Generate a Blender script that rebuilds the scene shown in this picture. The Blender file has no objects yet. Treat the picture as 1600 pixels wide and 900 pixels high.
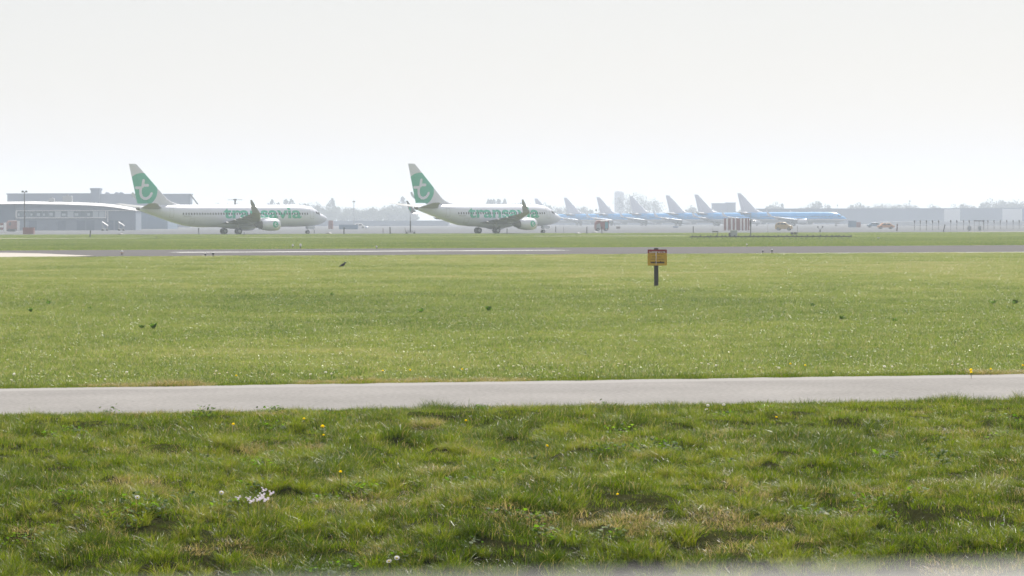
import bpy, bmesh, math, random
import numpy as np
from mathutils import Vector, Matrix, Euler

random.seed(7)
rng = np.random.default_rng(11)
R = math.radians
scn = bpy.context.scene
col = scn.collection

# ------------------------------------------------------------------ camera
CAM_H, FPX, ROLL = 2.3, 5000.0, -0.0025
PITCH = math.atan((450 - 345) / FPX)
cam_d = bpy.data.cameras.new('camera')
cam_d.sensor_width = 36.0
cam_d.lens = FPX / 1600 * 36
cam_d.clip_start, cam_d.clip_end = 0.05, 30000
cam_d.dof.use_dof = True
cam_d.dof.focus_distance = 36.0
cam_d.dof.aperture_fstop = 14.0
cam = bpy.data.objects.new('camera', cam_d)
col.objects.link(cam)
CAMROT = Euler((math.pi / 2 - PITCH, 0, 0)).to_matrix() @ Matrix.Rotation(ROLL, 3, 'Z')
cam.matrix_world = Matrix.Translation((0, 0, CAM_H)) @ CAMROT.to_4x4()
scn.camera = cam

# ------------------------------------------------------------------ sky, sun, exposure
SUN_EL, SUN_AZ = R(46), R(14)          # azimuth measured from the view direction (+Y) to the right
w = bpy.data.worlds.new('World'); scn.world = w; w.use_nodes = True
nt = w.node_tree; nt.nodes.clear()
sky = nt.nodes.new('ShaderNodeTexSky'); sky.sky_type = 'NISHITA'; sky.sun_disc = False
sky.sun_elevation = SUN_EL; sky.sun_rotation = SUN_AZ
sky.altitude = 0; sky.air_density = 1.0; sky.dust_density = 1.0; sky.ozone_density = 1.0
bg = nt.nodes.new('ShaderNodeBackground'); bg.inputs[1].default_value = 0.016
wo = nt.nodes.new('ShaderNodeOutputWorld')
veil = nt.nodes.new('ShaderNodeBackground'); veil.inputs[0].default_value = (1.03, .975, .99, 1); veil.inputs[1].default_value = 0.283   # even thin white cloud veil, the same all round
addw = nt.nodes.new('ShaderNodeAddShader')
nt.links.new(sky.outputs[0], bg.inputs[0]); nt.links.new(bg.outputs[0], addw.inputs[0]); nt.links.new(veil.outputs[0], addw.inputs[1]); nt.links.new(addw.outputs[0], wo.inputs[0])
sun_d = bpy.data.lights.new('sun', 'SUN'); sun_d.energy = 4.4; sun_d.angle = R(0.53); sun_d.color = (1, 0.95, 0.87)
sun = bpy.data.objects.new('sun', sun_d); col.objects.link(sun)
sdir = Vector((math.sin(SUN_AZ) * math.cos(SUN_EL), math.cos(SUN_AZ) * math.cos(SUN_EL), math.sin(SUN_EL)))
sun.rotation_euler = sdir.to_track_quat('Z', 'Y').to_euler()
sun.location = (0, 0, 80)
scn.view_settings.view_transform = 'Standard'
scn.view_settings.look = 'None'
scn.view_settings.exposure = 0.94
scn.view_settings.gamma = 1.0
scn.view_settings.use_curve_mapping = False
cy = scn.cycles
cy.max_bounces = 8; cy.transparent_max_bounces = 8; cy.diffuse_bounces = 3; cy.glossy_bounces = 3
cy.transmission_bounces = 4; cy.volume_bounces = 1
cy.use_denoising = True
cy.sample_clamp_indirect = 6.0

# ------------------------------------------------------------------ pixel helpers (1600x900 photograph)
def ray(px, py):
    return CAMROT @ Vector(((px - 800) / FPX, (450 - py) / FPX, -1))
def G(px, py):                       # where a pixel meets the level ground
    d = ray(px, py); t = -CAM_H / d.z
    return Vector((d.x * t, d.y * t, 0))
def at(px, py, D):                   # the point of a pixel's ray D metres away
    d = ray(px, py); t = D / d.y
    return Vector((d.x * t, D, CAM_H + d.z * t))
def gx(px, D): return at(px, 345, D).x
def gz(px, py, D): return at(px, py, D).z

# ------------------------------------------------------------------ node materials
def mat(name, color, rough=0.6, metal=0.0, spec=0.5, noise=None, bump=None, coat=0.0):
    """noise=(scale, second colour[, detail]) mixes two colours; bump=(scale, strength)"""
    m = bpy.data.materials.new(name); m.use_nodes = True
    t = m.node_tree; b = t.nodes['Principled BSDF']
    b.inputs['Base Color'].default_value = (*color, 1)
    b.inputs['Roughness'].default_value = rough
    b.inputs['Metallic'].default_value = metal
    b.inputs['Specular IOR Level'].default_value = spec
    b.inputs['Coat Weight'].default_value = coat
    tc = t.nodes.new('ShaderNodeTexCoord')
    if noise:
        n = t.nodes.new('ShaderNodeTexNoise'); n.inputs['Scale'].default_value = noise[0]
        n.inputs['Detail'].default_value = noise[2] if len(noise) > 2 else 5
        t.links.new(tc.outputs['Object'], n.inputs['Vector'])
        r = t.nodes.new('ShaderNodeValToRGB')
        r.color_ramp.elements[0].position, r.color_ramp.elements[1].position = 0.35, 0.65
        r.color_ramp.elements[0].color = (*color, 1); r.color_ramp.elements[1].color = (*noise[1], 1)
        t.links.new(n.outputs['Fac'], r.inputs['Fac']); t.links.new(r.outputs['Color'], b.inputs['Base Color'])
    if bump:
        n2 = t.nodes.new('ShaderNodeTexNoise'); n2.inputs['Scale'].default_value = bump[0]; n2.inputs['Detail'].default_value = 4
        t.links.new(tc.outputs['Object'], n2.inputs['Vector'])
        bp = t.nodes.new('ShaderNodeBump'); bp.inputs['Strength'].default_value = bump[1]
        t.links.new(n2.outputs['Fac'], bp.inputs['Height']); t.links.new(bp.outputs['Normal'], b.inputs['Normal'])
    return m

def N(t, typ, **kw):
    n = t.nodes.new(typ)
    for k, v in kw.items(): setattr(n, k, v)
    return n
def mathn(t, op, a, b=None):
    n = N(t, 'ShaderNodeMath', operation=op)
    for i, v in enumerate((a, b)):
        if v is None: continue
        if isinstance(v, (int, float)): n.inputs[i].default_value = v
        else: t.links.new(v, n.inputs[i])
    return n.outputs[0]

def leaf_mat(name, stops, trans=0.45, rough=0.42, spec=0.5, patch=0.35, use_vc=True, patch_col=None):
    """foliage: colour from a per-blade value, a per-clump tint and a slow patch noise; diffuse + translucent + gloss"""
    m = bpy.data.materials.new(name); m.use_nodes = True; t = m.node_tree; t.nodes.clear()
    out = N(t, 'ShaderNodeOutputMaterial')
    ramp = N(t, 'ShaderNodeValToRGB'); cr = ramp.color_ramp
    while len(cr.elements) < len(stops): cr.elements.new(0.5)
    for e, (p, c) in zip(cr.elements, stops): e.position = p; e.color = (*c, 1)
    geo = N(t, 'ShaderNodeNewGeometry')
    no = N(t, 'ShaderNodeTexNoise'); no.inputs['Scale'].default_value = patch; no.inputs['Detail'].default_value = 4
    t.links.new(geo.outputs['Position'], no.inputs['Vector'])
    a1 = N(t, 'ShaderNodeAttribute', attribute_name='bc')
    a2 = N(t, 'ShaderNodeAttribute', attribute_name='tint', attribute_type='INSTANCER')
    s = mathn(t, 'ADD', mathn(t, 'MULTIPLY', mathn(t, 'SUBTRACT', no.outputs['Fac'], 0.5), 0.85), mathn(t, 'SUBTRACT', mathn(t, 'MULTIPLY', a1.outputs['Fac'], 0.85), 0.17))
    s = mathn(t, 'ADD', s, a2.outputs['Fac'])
    t.links.new(s, ramp.inputs['Fac'])
    b = N(t, 'ShaderNodeBsdfPrincipled'); b.inputs['Roughness'].default_value = rough
    b.inputs['Specular IOR Level'].default_value = spec
    tr = N(t, 'ShaderNodeBsdfTranslucent')
    hs = N(t, 'ShaderNodeHueSaturation'); hs.inputs['Saturation'].default_value = 1.1; hs.inputs['Value'].default_value = 1.5
    hs.inputs['Hue'].default_value = 0.5
    t.links.new(ramp.outputs['Color'], b.inputs['Base Color']); t.links.new(ramp.outputs['Color'], hs.inputs['Color'])
    t.links.new(hs.outputs['Color'], tr.inputs['Color'])
    mx = N(t, 'ShaderNodeMixShader'); mx.inputs[0].default_value = trans
    t.links.new(b.outputs[0], mx.inputs[1]); t.links.new(tr.outputs[0], mx.inputs[2]); t.links.new(mx.outputs[0], out.inputs[0])
    return m

# ------------------------------------------------------------------ mesh builder
class MB:
    def __init__(s): s.v = []; s.f = []; s.sm = []
    def add(s, verts, faces, smooth=False):
        o = len(s.v); s.v += [tuple(p) for p in verts]
        s.f += [tuple(i + o for i in f) for f in faces]; s.sm += [smooth] * len(faces); return s
    def box(s, c, d, rz=0.0, bev=0.0):
        cx, cy_, cz = c; hx, hy, hz = d[0] / 2, d[1] / 2, d[2] / 2
        ca, sa = math.cos(rz), math.sin(rz)
        def P(x, y, z): return (cx + x * ca - y * sa, cy_ + x * sa + y * ca, cz + z)
        if bev <= 0:
            v = [P(x, y, z) for z in (-hz, hz) for y in (-hy, hy) for x in (-hx, hx)]
            return s.add(v, [(0, 2, 3, 1), (4, 5, 7, 6), (0, 1, 5, 4), (2, 6, 7, 3), (0, 4, 6, 2), (1, 3, 7, 5)])
        b = min(bev, hx * .9, hy * .9, hz * .9); v = []; 
        for z, k in ((-hz, b), (-hz + b, 0), (hz - b, 0), (hz, b)):
            X, Y = hx - k, hy - k; q = b if k == 0 else b * .5
            v += [P(*p, z) for p in ((-X + q, -Y), (X - q, -Y), (X, -Y + q), (X, Y - q), (X - q, Y), (-X + q, Y), (-X, Y - q), (-X, -Y + q))]
        f = [tuple(reversed(range(8))), tuple(range(24, 32))]
        for r in range(3):
            for i in range(8):
                j = (i + 1) % 8; f.append((r * 8 + i, r * 8 + j, r * 8 + 8 + j, r * 8 + 8 + i))
        return s.add(v, f)
    def tube(s, pts, rad, n=10, cap=True, smooth=True):
        """tube through points with a radius each"""
        pts = [Vector(p) for p in pts]; rad = rad if hasattr(rad, '__len__') else [rad] * len(pts)
        v = []; f = []
        for i, p in enumerate(pts):
            d = (pts[min(i + 1, len(pts) - 1)] - pts[max(i - 1, 0)]).normalized()
            u = d.cross(Vector((0, 0, 1))); u = u.normalized() if u.length > 1e-3 else Vector((1, 0, 0)); k = u.cross(d)
            for j in range(n):
                a = 2 * math.pi * j / n; v.append(p + (u * math.cos(a) + k * math.sin(a)) * rad[i])
        for i in range(len(pts) - 1):
            for j in range(n):
                q = (j + 1) % n; f.append((i * n + j, i * n + q, (i + 1) * n + q, (i + 1) * n + j))
        s.add(v, f, smooth)
        if cap: s.add(v[:n], [tuple(range(n))]); s.add(v[-n:], [tuple(reversed(range(n)))])
        return s
    def prism(s, poly, y0, y1):      # outline in x,z extruded along y
        n = len(poly)
        v = [(x, y0, z) for x, z in poly] + [(x, y1, z) for x, z in poly]
        f = [tuple(range(n)), tuple(reversed(range(n, 2 * n)))] + [(i, i + n, (i + 1) % n + n, (i + 1) % n) for i in range(n)]
        return s.add(v, f)
    def grid(s, rows, closed=False, smooth=True):
        n = len(rows[0]); v = [p for r in rows for p in r]; f = []
        for i in range(len(rows) - 1):
            for j in range(n if closed else n - 1):
                q = (j + 1) % n; f.append((i * n + j, i * n + q, (i + 1) * n + q, (i + 1) * n + j))
        return s.add(v, f, smooth)
    def mesh(s, name):
        me = bpy.data.meshes.new(name); me.from_pydata(s.v, [], s.f)
        me.polygons.foreach_set('use_smooth', s.sm); me.update()
        bm = bmesh.new(); bm.from_mesh(me); bmesh.ops.recalc_face_normals(bm, faces=bm.faces); bm.to_mesh(me); bm.free()
        return me

def obj(name, mb, m, parent=None, loc=None, rz=0.0, recalc=True):
    me = mb if isinstance(mb, bpy.types.Mesh) else mb.mesh(name)
    if m is not None and not me.materials: me.materials.append(m)
    o = bpy.data.objects.new(name, me); col.objects.link(o)
    if parent: o.parent = parent
    if loc is not None: o.location = loc
    o.rotation_euler = (0, 0, rz)
    return o
def empty(name, loc=(0, 0, 0), rz=0.0):
    o = bpy.data.objects.new(name, None); col.objects.link(o); o.location = loc; o.rotation_euler = (0, 0, rz)
    o.empty_display_size = 0.3
    return o
def tag(o, label=None, cat=None, group=None, kind=None):
    if label: o['label'] = label
    if cat: o['category'] = cat
    if group: o['group'] = group
    if kind: o['kind'] = kind
    return o
def copy_tree(o, parent=None):
    c = o.copy(); col.objects.link(c); c.parent = parent
    for ch in list(o.children): copy_tree(ch, c)
    return c

# numpy value noise
def vn(x, y, seed=0):
    x = np.asarray(x, float); y = np.asarray(y, float)
    xi = np.floor(x).astype(np.int64); yi = np.floor(y).astype(np.int64); fx = x - xi; fy = y - yi
    fx = fx * fx * (3 - 2 * fx); fy = fy * fy * (3 - 2 * fy)
    def h(a, b):
        n = (a * 374761393 + b * 668265263 + seed * 974711) & 0x7fffffff
        n = ((n ^ (n >> 13)) * 1274126177) & 0x7fffffff
        return ((n ^ (n >> 16)) & 0xffff) / 65535.0
    return (h(xi, yi) * (1 - fx) + h(xi + 1, yi) * fx) * (1 - fy) + (h(xi, yi + 1) * (1 - fx) + h(xi + 1, yi + 1) * fx) * fy
def sstep(a, b, x):
    t = np.clip((np.asarray(x, float) - a) / (b - a), 0, 1); return t * t * (3 - 2 * t)

# ------------------------------------------------------------------ materials
M = {}
M['white'] = mat('white_aircraft_paint', (.69, .72, .80), .3, coat=.2, noise=(.35, (.65, .68, .76)))
M['green'] = mat('green_paint', (.0, .42, .25), .3, coat=.3)
M['grey_wing'] = mat('grey_wing_paint', (.21, .215, .22), .4, noise=(.6, (.175, .18, .185)))
M['light_metal'] = mat('bare_metal', (.8, .8, .81), .36, .9)
M['dark_metal'] = mat('dark_exhaust_metal', (.16, .15, .14), .45, .7)
M['gear'] = mat('gear_strut_paint', (.55, .56, .57), .45)
M['rubber'] = mat('tyre_rubber', (.02, .02, .022), .8)
M['glass_dark'] = mat('dark_window_glass', (.03, .035, .045), .12, spec=.6)
M['line_grey'] = mat('door_outline_grey', (.45, .46, .48), .5)
M['black'] = mat('black_painted_wood', (.012, .012, .014), .55, noise=(9, (.03, .03, .03)))
M['soil'] = mat('soil', (.06, .05, .035), .95)
M['yellow_sign'] = mat('faded_yellow_sign', (.56, .34, .012), .5, noise=(6, (.47, .29, .015)))
M['red_sign'] = mat('dark_red_sign', (.25, .018, .018), .5, noise=(8, (.21, .02, .02)))
M['text_dark'] = mat('sign_lettering_brown', (.03, .02, .008), .6)
M['text_pale'] = mat('sign_lettering_pale', (.62, .55, .54), .6)
M['concrete'] = mat('apron_concrete', (.115, .12, .13), 1.0, spec=.05, noise=(.02, (.095, .10, .11)))
M['white_line'] = mat('white_road_paint', (.58, .58, .565), .9, spec=.1, noise=(.25, (.36, .36, .35), 8))
M['crow'] = mat('black_feathers', (.008, .008, .009), .4)
M['hangar_far'] = mat('blue_grey_cladding', (.12, .165, .25), .6, noise=(.05, (.105, .15, .23)))
M['hangar_pale'] = mat('pale_grey_cladding', (.21, .26, .34), .6, noise=(.05, (.19, .235, .31)))
M['wall_blue'] = mat('slate_blue_wall', (.11, .155, .235), .6, noise=(.08, (.095, .14, .21)))
M['roof_white'] = mat('white_roof_membrane', (.5, .5, .5), .7)
M['frame_white'] = mat('white_window_frame', (.68, .69, .70), .5)
M['pane'] = mat('window_pane_glass', (.10, .15, .20), .15, spec=.7)
M['pane_light'] = mat('window_blind', (.42, .48, .52), .4)
M['red'] = mat('weathered_red_paint', (.27, .10, .095), .55, noise=(2, (.22, .09, .085)))
M['orange'] = mat('orange_paint', (.5, .24, .12), .5)
M['yellow'] = mat('dull_yellow_van_paint', (.42, .30, .13), .35, coat=.3)
M['teal'] = mat('teal_glass', (.10, .30, .36), .2)
M['steel'] = mat('galvanised_steel', (.33, .34, .35), .45, .6)
M['dark'] = mat('dark_grey_metal', (.035, .037, .04), .6)
M['grey_box'] = mat('grey_cabinet_paint', (.33, .36, .38), .5)
M['white_plain'] = mat('plain_white_paint', (.78, .78, .77), .5)
M['brown'] = mat('brown_post', (.10, .05, .035), .7)
M['bark'] = mat('tree_bark', (.07, .06, .05), .9, noise=(2, (.05, .04, .035)))
M['silo'] = mat('pale_tower_concrete', (.62, .64, .66), .7)
M['blue_box'] = mat('blue_grey_container', (.12, .20, .30), .5)
M['petal_white'] = mat('white_petal', (.78, .76, .80), .6)
M['petal_lilac'] = mat('pale_lilac_petal', (.80, .75, .82), .7)
M['petal_yellow'] = mat('yellow_petal', (.80, .50, .02), .6)
M['stem'] = mat('flower_stem', (.10, .14, .03), .6)
M['rail'] = mat('pale_rail_paint', (.27, .27, .28), .7, noise=(8, (.23, .23, .24)))

# blue airliner fuselage: blue upper, thin white and grey lower, by height
def blue_hull():
    m = mat('two_tone_blue_paint', (.03, .25, .62), .25, coat=.4); t = m.node_tree; b = t.nodes['Principled BSDF']
    tc = N(t, 'ShaderNodeTexCoord'); sp = N(t, 'ShaderNodeSeparateXYZ'); t.links.new(tc.outputs['Object'], sp.inputs[0])
    r = N(t, 'ShaderNodeValToRGB'); r.color_ramp.interpolation = 'CONSTANT'
    e = r.color_ramp.elements; e[0].position = 0; e[0].color = (.55, .57, .6, 1); e[1].position = .38; e[1].color = (.75, .76, .78, 1)
    e.new(.45).color = (.06, .36, .74, 1)
    t.links.new(mathn(t, 'DIVIDE', sp.outputs['Z'], 6.0), r.inputs['Fac']); t.links.new(r.outputs['Color'], b.inputs['Base Color'])
    return m
M['blue_hull'] = blue_hull()

# white fin with the big green circle
def fin_mat(cx, cz, rad):
    m = mat('white_fin_with_green_disc', (.8, .8, .8), .3, coat=.3); t = m.node_tree; b = t.nodes['Principled BSDF']
    tc = N(t, 'ShaderNodeTexCoord'); sp = N(t, 'ShaderNodeSeparateXYZ'); t.links.new(tc.outputs['Object'], sp.inputs[0])
    dx = mathn(t, 'SUBTRACT', sp.outputs['X'], cx); dz = mathn(t, 'SUBTRACT', sp.outputs['Z'], cz)
    d = mathn(t, 'ADD', mathn(t, 'MULTIPLY', dx, dx), mathn(t, 'MULTIPLY', dz, dz))
    k = mathn(t, 'LESS_THAN', d, rad * rad)
    mx = N(t, 'ShaderNodeMix', data_type='RGBA'); t.links.new(k, mx.inputs[0])
    mx.inputs[6].default_value = (.66, .68, .74, 1); mx.inputs[7].default_value = (.0, .40, .24, 1)
    t.links.new(mx.outputs[2], b.inputs['Base Color']); return m

# ground sheet: green and straw patches, soil between
def ground_mat():
    m = bpy.data.materials.new('meadow_ground'); m.use_nodes = True; t = m.node_tree; b = t.nodes['Principled BSDF']
    b.inputs['Roughness'].default_value = 1.0; b.inputs['Specular IOR Level'].default_value = .0
    geo = N(t, 'ShaderNodeNewGeometry')
    def noise(scale, det, stretch=1.0):
        mp = N(t, 'ShaderNodeMapping'); mp.inputs['Scale'].default_value = (scale, scale * stretch, scale)
        t.links.new(geo.outputs['Position'], mp.inputs[0])
        n = N(t, 'ShaderNodeTexNoise'); n.inputs['Scale'].default_value = 1; n.inputs['Detail'].default_value = det
        t.links.new(mp.outputs[0], n.inputs['Vector']); return n.outputs['Fac']
    r = N(t, 'ShaderNodeValToRGB'); e = r.color_ramp.elements
    e[0].position = .30; e[0].color = (.08, .105, .022, 1); e[1].position = .72; e[1].color = (.17, .155, .06, 1)
    e.new(.5).color = (.12, .14, .034, 1)
    v = mathn(t, 'ADD', mathn(t, 'MULTIPLY', noise(.07, 6, .5), .5), mathn(t, 'MULTIPLY', noise(1.3, 6), .5))
    t.links.new(v, r.inputs['Fac'])
    sp = N(t, 'ShaderNodeSeparateXYZ'); t.links.new(geo.outputs['Position'], sp.inputs[0])
    near = mathn(t, 'LESS_THAN', sp.outputs['Y'], 44.5)
    mx = N(t, 'ShaderNodeMix', data_type='RGBA'); t.links.new(near, mx.inputs[0])
    t.links.new(r.outputs['Color'], mx.inputs[6]); mx.inputs[7].default_value = (.026, .028, .010, 1)
    t.links.new(mx.outputs[2], b.inputs['Base Color'])
    bp = N(t, 'ShaderNodeBump'); bp.inputs['Strength'].default_value = .4; bp.inputs['Distance'].default_value = .05
    t.links.new(noise(9, 5), bp.inputs['Height']); t.links.new(bp.outputs[0], b.inputs['Normal'])
    return m
M['ground'] = ground_mat()

def asphalt(name, c1, c2, speck, band=None):
    """aggregate speckle; band=(object y from, to, colour): a worn paler strip along one side"""
    m = mat(name, c1, 1.0, spec=.04); t = m.node_tree; b = t.nodes['Principled BSDF']
    tc = N(t, 'ShaderNodeTexCoord')
    n = N(t, 'ShaderNodeTexNoise'); n.inputs['Scale'].default_value = speck; n.inputs['Detail'].default_value = 3
    n2 = N(t, 'ShaderNodeTexNoise'); n2.inputs['Scale'].default_value = .45; n2.inputs['Detail'].default_value = 6
    for k in (n, n2): t.links.new(tc.outputs['Object'], k.inputs['Vector'])
    r = N(t, 'ShaderNodeValToRGB'); e = r.color_ramp.elements
    e[0].position = .3; e[0].color = (*c1, 1); e[1].position = .7; e[1].color = (*c2, 1)
    t.links.new(mathn(t, 'ADD', mathn(t, 'MULTIPLY', n.outputs['Fac'], .6), mathn(t, 'MULTIPLY', n2.outputs['Fac'], .4)), r.inputs['Fac'])
    c = r.outputs['Color']
    if band:
        sp = N(t, 'ShaderNodeSeparateXYZ'); t.links.new(tc.outputs['Object'], sp.inputs[0])
        y = mathn(t, 'ADD', sp.outputs['Y'], mathn(t, 'MULTIPLY', mathn(t, 'SUBTRACT', n2.outputs['Fac'], .5), .5))
        mr = N(t, 'ShaderNodeMapRange'); mr.inputs[1].default_value, mr.inputs[2].default_value = band[0], band[0] + .25
        mr.inputs[4].default_value = .75
        t.links.new(y, mr.inputs[0])
        mx = N(t, 'ShaderNodeMix', data_type='RGBA'); t.links.new(mr.outputs[0], mx.inputs[0])
        t.links.new(c, mx.inputs[6]); mx.inputs[7].default_value = (*band[1], 1); c = mx.outputs[2]
    t.links.new(c, b.inputs['Base Color'])
    bp = N(t, 'ShaderNodeBump'); bp.inputs['Strength'].default_value = .3; bp.inputs['Distance'].default_value = .01
    t.links.new(n.outputs['Fac'], bp.inputs['Height']); t.links.new(bp.outputs[0], b.inputs['Normal'])
    return m
M['path'] = asphalt('pale_grey_asphalt', (.15, .147, .142), (.27, .263, .255), 16, band=(2.2, (.275, .27, .262)))
M['runway'] = asphalt('runway_asphalt', (.085, .083, .085), (.105, .10, .10), 2)
M['pad'] = asphalt('pale_concrete_shoulder', (.34, .32, .29), (.42, .39, .36), 1.0)

# ------------------------------------------------------------------ ground, roads, runway
path_fl, path_fr = G(0, 608), G(1600, 585)
path_nl, path_nr = G(0, 651), G(1600, 626)
def line_y(a, b, x): return a.y + (b.y - a.y) * (np.asarray(x, float) - a.x) / (b.x - a.x)
def path_near(x): return line_y(path_nl, path_nr, x)
def path_far(x): return line_y(path_fl, path_fr, x)

def hfun(x, y):
    x = np.asarray(x, float); y = np.asarray(y, float)
    d = path_near(x) - y
    k = sstep(0.1, 2.0, d)
    bumps = .09 * (vn(x * .8, y * .55, 3) - .4) + .12 * (vn(x * 1.9, y * .9, 5) - .5) + .12 * (vn(x * 4.3, y * 2.2, 9) - .5)
    bank = -.55 * sstep(25.5, 20.0, y) * sstep(3.0, 8.0, y) * 1.0
    lip = .06 * np.exp(-((y - 26.0 - (vn(x * .7, y * 0, 21) - .5) * 2.0) / .9) ** 2)
    nearcam = sstep(1.0, 14.0, y)
    return k * bumps * nearcam + bank + lip * k

def spread(a, b, step, far, grow=1.25):
    xs = list(np.arange(a, b + 1e-6, step)); s = step
    while xs[-1] < far: s *= grow; xs.append(xs[-1] + s)
    s = step; lo = [xs[0]]
    while lo[-1] > -far: s *= grow; lo.append(lo[-1] - s)
    return np.array(lo[:0:-1] + xs)
gxs = spread(-9, 9, .11, 6000); gys = spread(15, 41, .11, 6000)
X, Y = np.meshgrid(gxs, gys); Z = hfun(X, Y)
nx, ny = len(gxs), len(gys)
idx = np.arange(nx * ny).reshape(ny, nx)
fc = np.stack([idx[:-1, :-1], idx[:-1, 1:], idx[1:, 1:], idx[1:, :-1]], -1).reshape(-1, 4)
me = bpy.data.meshes.new('ground')
me.vertices.add(nx * ny); me.vertices.foreach_set('co', np.stack([X, Y, Z], -1).astype(np.float32).ravel())
me.loops.add(fc.size); me.loops.foreach_set('vertex_index', fc.astype(np.int32).ravel())
me.polygons.add(len(fc)); me.polygons.foreach_set('loop_start', np.arange(0, fc.size, 4, dtype=np.int32))
me.update(calc_edges=True); me.polygons.foreach_set('use_smooth', [True] * len(fc))
tag(obj('ground', me, M['ground']), kind='structure')

def strip(name, a, b, c, d, z, m, ext=0.0, kind='structure'):
    """sheet whose near edge runs a-b and far edge c-d, lengthened by ext; local x runs along it"""
    u = (b - a).normalized(); v = (d - c).normalized()
    a2, b2, c2, d2 = a - u * ext, b + u * ext, c - v * ext, d + v * ext
    org = (a + b + c + d) / 4; ang = math.atan2(u.y, u.x); rot = Matrix.Rotation(-ang, 3, 'Z')
    mb = MB(); n = 24
    rows = [[rot @ (p.lerp(q, i / n) - org) for i in range(n + 1)] for p, q in ((a2, b2), (c2, d2))]
    mb.grid(rows, smooth=False)
    o = obj(name, mb, m, loc=(org.x, org.y, z), rz=ang)
    if kind: tag(o, kind=kind)
    return o
strip('service_road', path_nl, path_nr, path_fl, path_fr, .012, M['path'], 60)
rw_nl, rw_nr = G(0, 402.0), G(1600, 394.6)
rw_fl, rw_fr = G(0, 391.8), G(1600, 383.3)
strip('runway', rw_nl, rw_nr, rw_fl, rw_fr, .02, M['runway'], 900)
def bar(name, x0, y0, x1, y1, width, z, m):
    a, b = G(x0, y0), G(x1, y1); u = (b - a).normalized(); n = Vector((-u.y, u.x, 0)) * width / 2
    return strip(name, a - n, b - n, a + n, b + n, z, m)
bar('runway_centre_line', 272, 394.9, 880, 391.4, 4.2, .03, M['white_line'])
bar('runway_edge_line', 1183, 396.9, 1640, 394.3, 2.6, .03, M['white_line'])
bar('runway_edge_line', 308, 400.8, 362, 400.6, 1.6, .03, M['white_line'])
pad = MB(); pp = [G(-60, 403.2), G(40, 401.9), G(100, 401.4), G(148, 400.2), G(60, 396.4), G(-60, 394.2)]
pad.add([(p.x, p.y, 0) for p in pp], [tuple(range(6))])
tag(obj('concrete_shoulder', pad, M['pad'], loc=(0, 0, .026)), kind='structure')
tw_l, tw_r = G(0, 367.0), G(1600, 362.6)
far_l, far_r = Vector((tw_l.x * 4.2, 2500, 0)), Vector((tw_r.x * 4.2, 2500, 0))
strip('apron', tw_l, tw_r, far_l, far_r, .03, M['concrete'], 260)
bar('narrow_service_track', -80, 373.2, 222, 372.6, 7.0, .05, M['pad'])
bar('narrow_service_track', 372, 371.4, 566, 370.7, 3.5, .05, M['pad'])
bar('narrow_service_track', 836, 369.4, 1075, 368.7, 5.0, .05, M['pad'])
bar('kerb_strip', 1508, 362.9, 1700, 362.3, 12.0, .06, M['pad'])

# ------------------------------------------------------------------ airliners
TOP = ([0, .15, .5, 1.0, 1.8, 2.4, 3.2, 4.2, 5.5, 7.0, 20.5, 23, 25.5, 28, 30, 31.3, 32.0, 32.3],
       [2.72, 3.0, 3.28, 3.54, 3.88, 4.36, 4.80, 5.06, 5.23, 5.3, 5.3, 5.3, 5.29, 5.25, 5.15, 5.0, 4.85, 4.72])
BOT = ([0, .15, .5, 1.0, 1.8, 2.4, 3.2, 4.2, 5.5, 7.0, 20.5, 23, 25.5, 28, 30, 31.3, 32.0, 32.3],
       [2.72, 2.45, 2.2, 1.96, 1.70, 1.58, 1.46, 1.38, 1.33, 1.30, 1.30, 1.55, 2.2, 3.0, 3.65, 4.08, 4.35, 4.5])
HW = ([0, .15, .5, 1.0, 1.8, 2.4, 3.2, 4.2, 5.5, 7.0, 20.5, 23, 25.5, 28, 30, 31.3, 32.0, 32.3],
      [.02, .30, .56, .82, 1.12, 1.32, 1.54, 1.70, 1.82, 1.88, 1.88, 1.85, 1.62, 1.22, .82, .5, .28, .12])

def stroke_rows(pts, hw, n_cap=6):
    """flat ribbon with round ends: list of triangles/quads in 2D"""
    P = [Vector((p[0], p[1])) for p in pts]; L = []; Rr = []
    for i, p in enumerate(P):
        d = (P[min(i + 1, len(P) - 1)] - P[max(i - 1, 0)]).normalized(); n = Vector((-d.y, d.x)) * hw
        L.append(p + n); Rr.append(p - n)
    v = L + Rr; k = len(P); f = [(i, i + 1, k + i + 1, k + i) for i in range(k - 1)]
    for c, d in ((P[0], P[0] - P[1]), (P[-1], P[-1] - P[-2])):
        a0 = math.atan2(d.y, d.x); o = len(v); v.append(c)
        for j in range(n_cap + 1):
            a = a0 - math.pi / 2 + math.pi * j / n_cap; v.append(c + Vector((math.cos(a), math.sin(a))) * hw)
        f += [(o, o + 1 + j, o + 2 + j) for j in range(n_cap)]
    return v, f
def dense(pts, step):
    out = []
    for a, b in zip(pts[:-1], pts[1:]):
        a, b = Vector(a), Vector(b); n = max(1, int((b - a).length / step))
        out += [a.lerp(b, i / n) for i in range(n)]
    return out + [Vector(pts[-1])]

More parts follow.
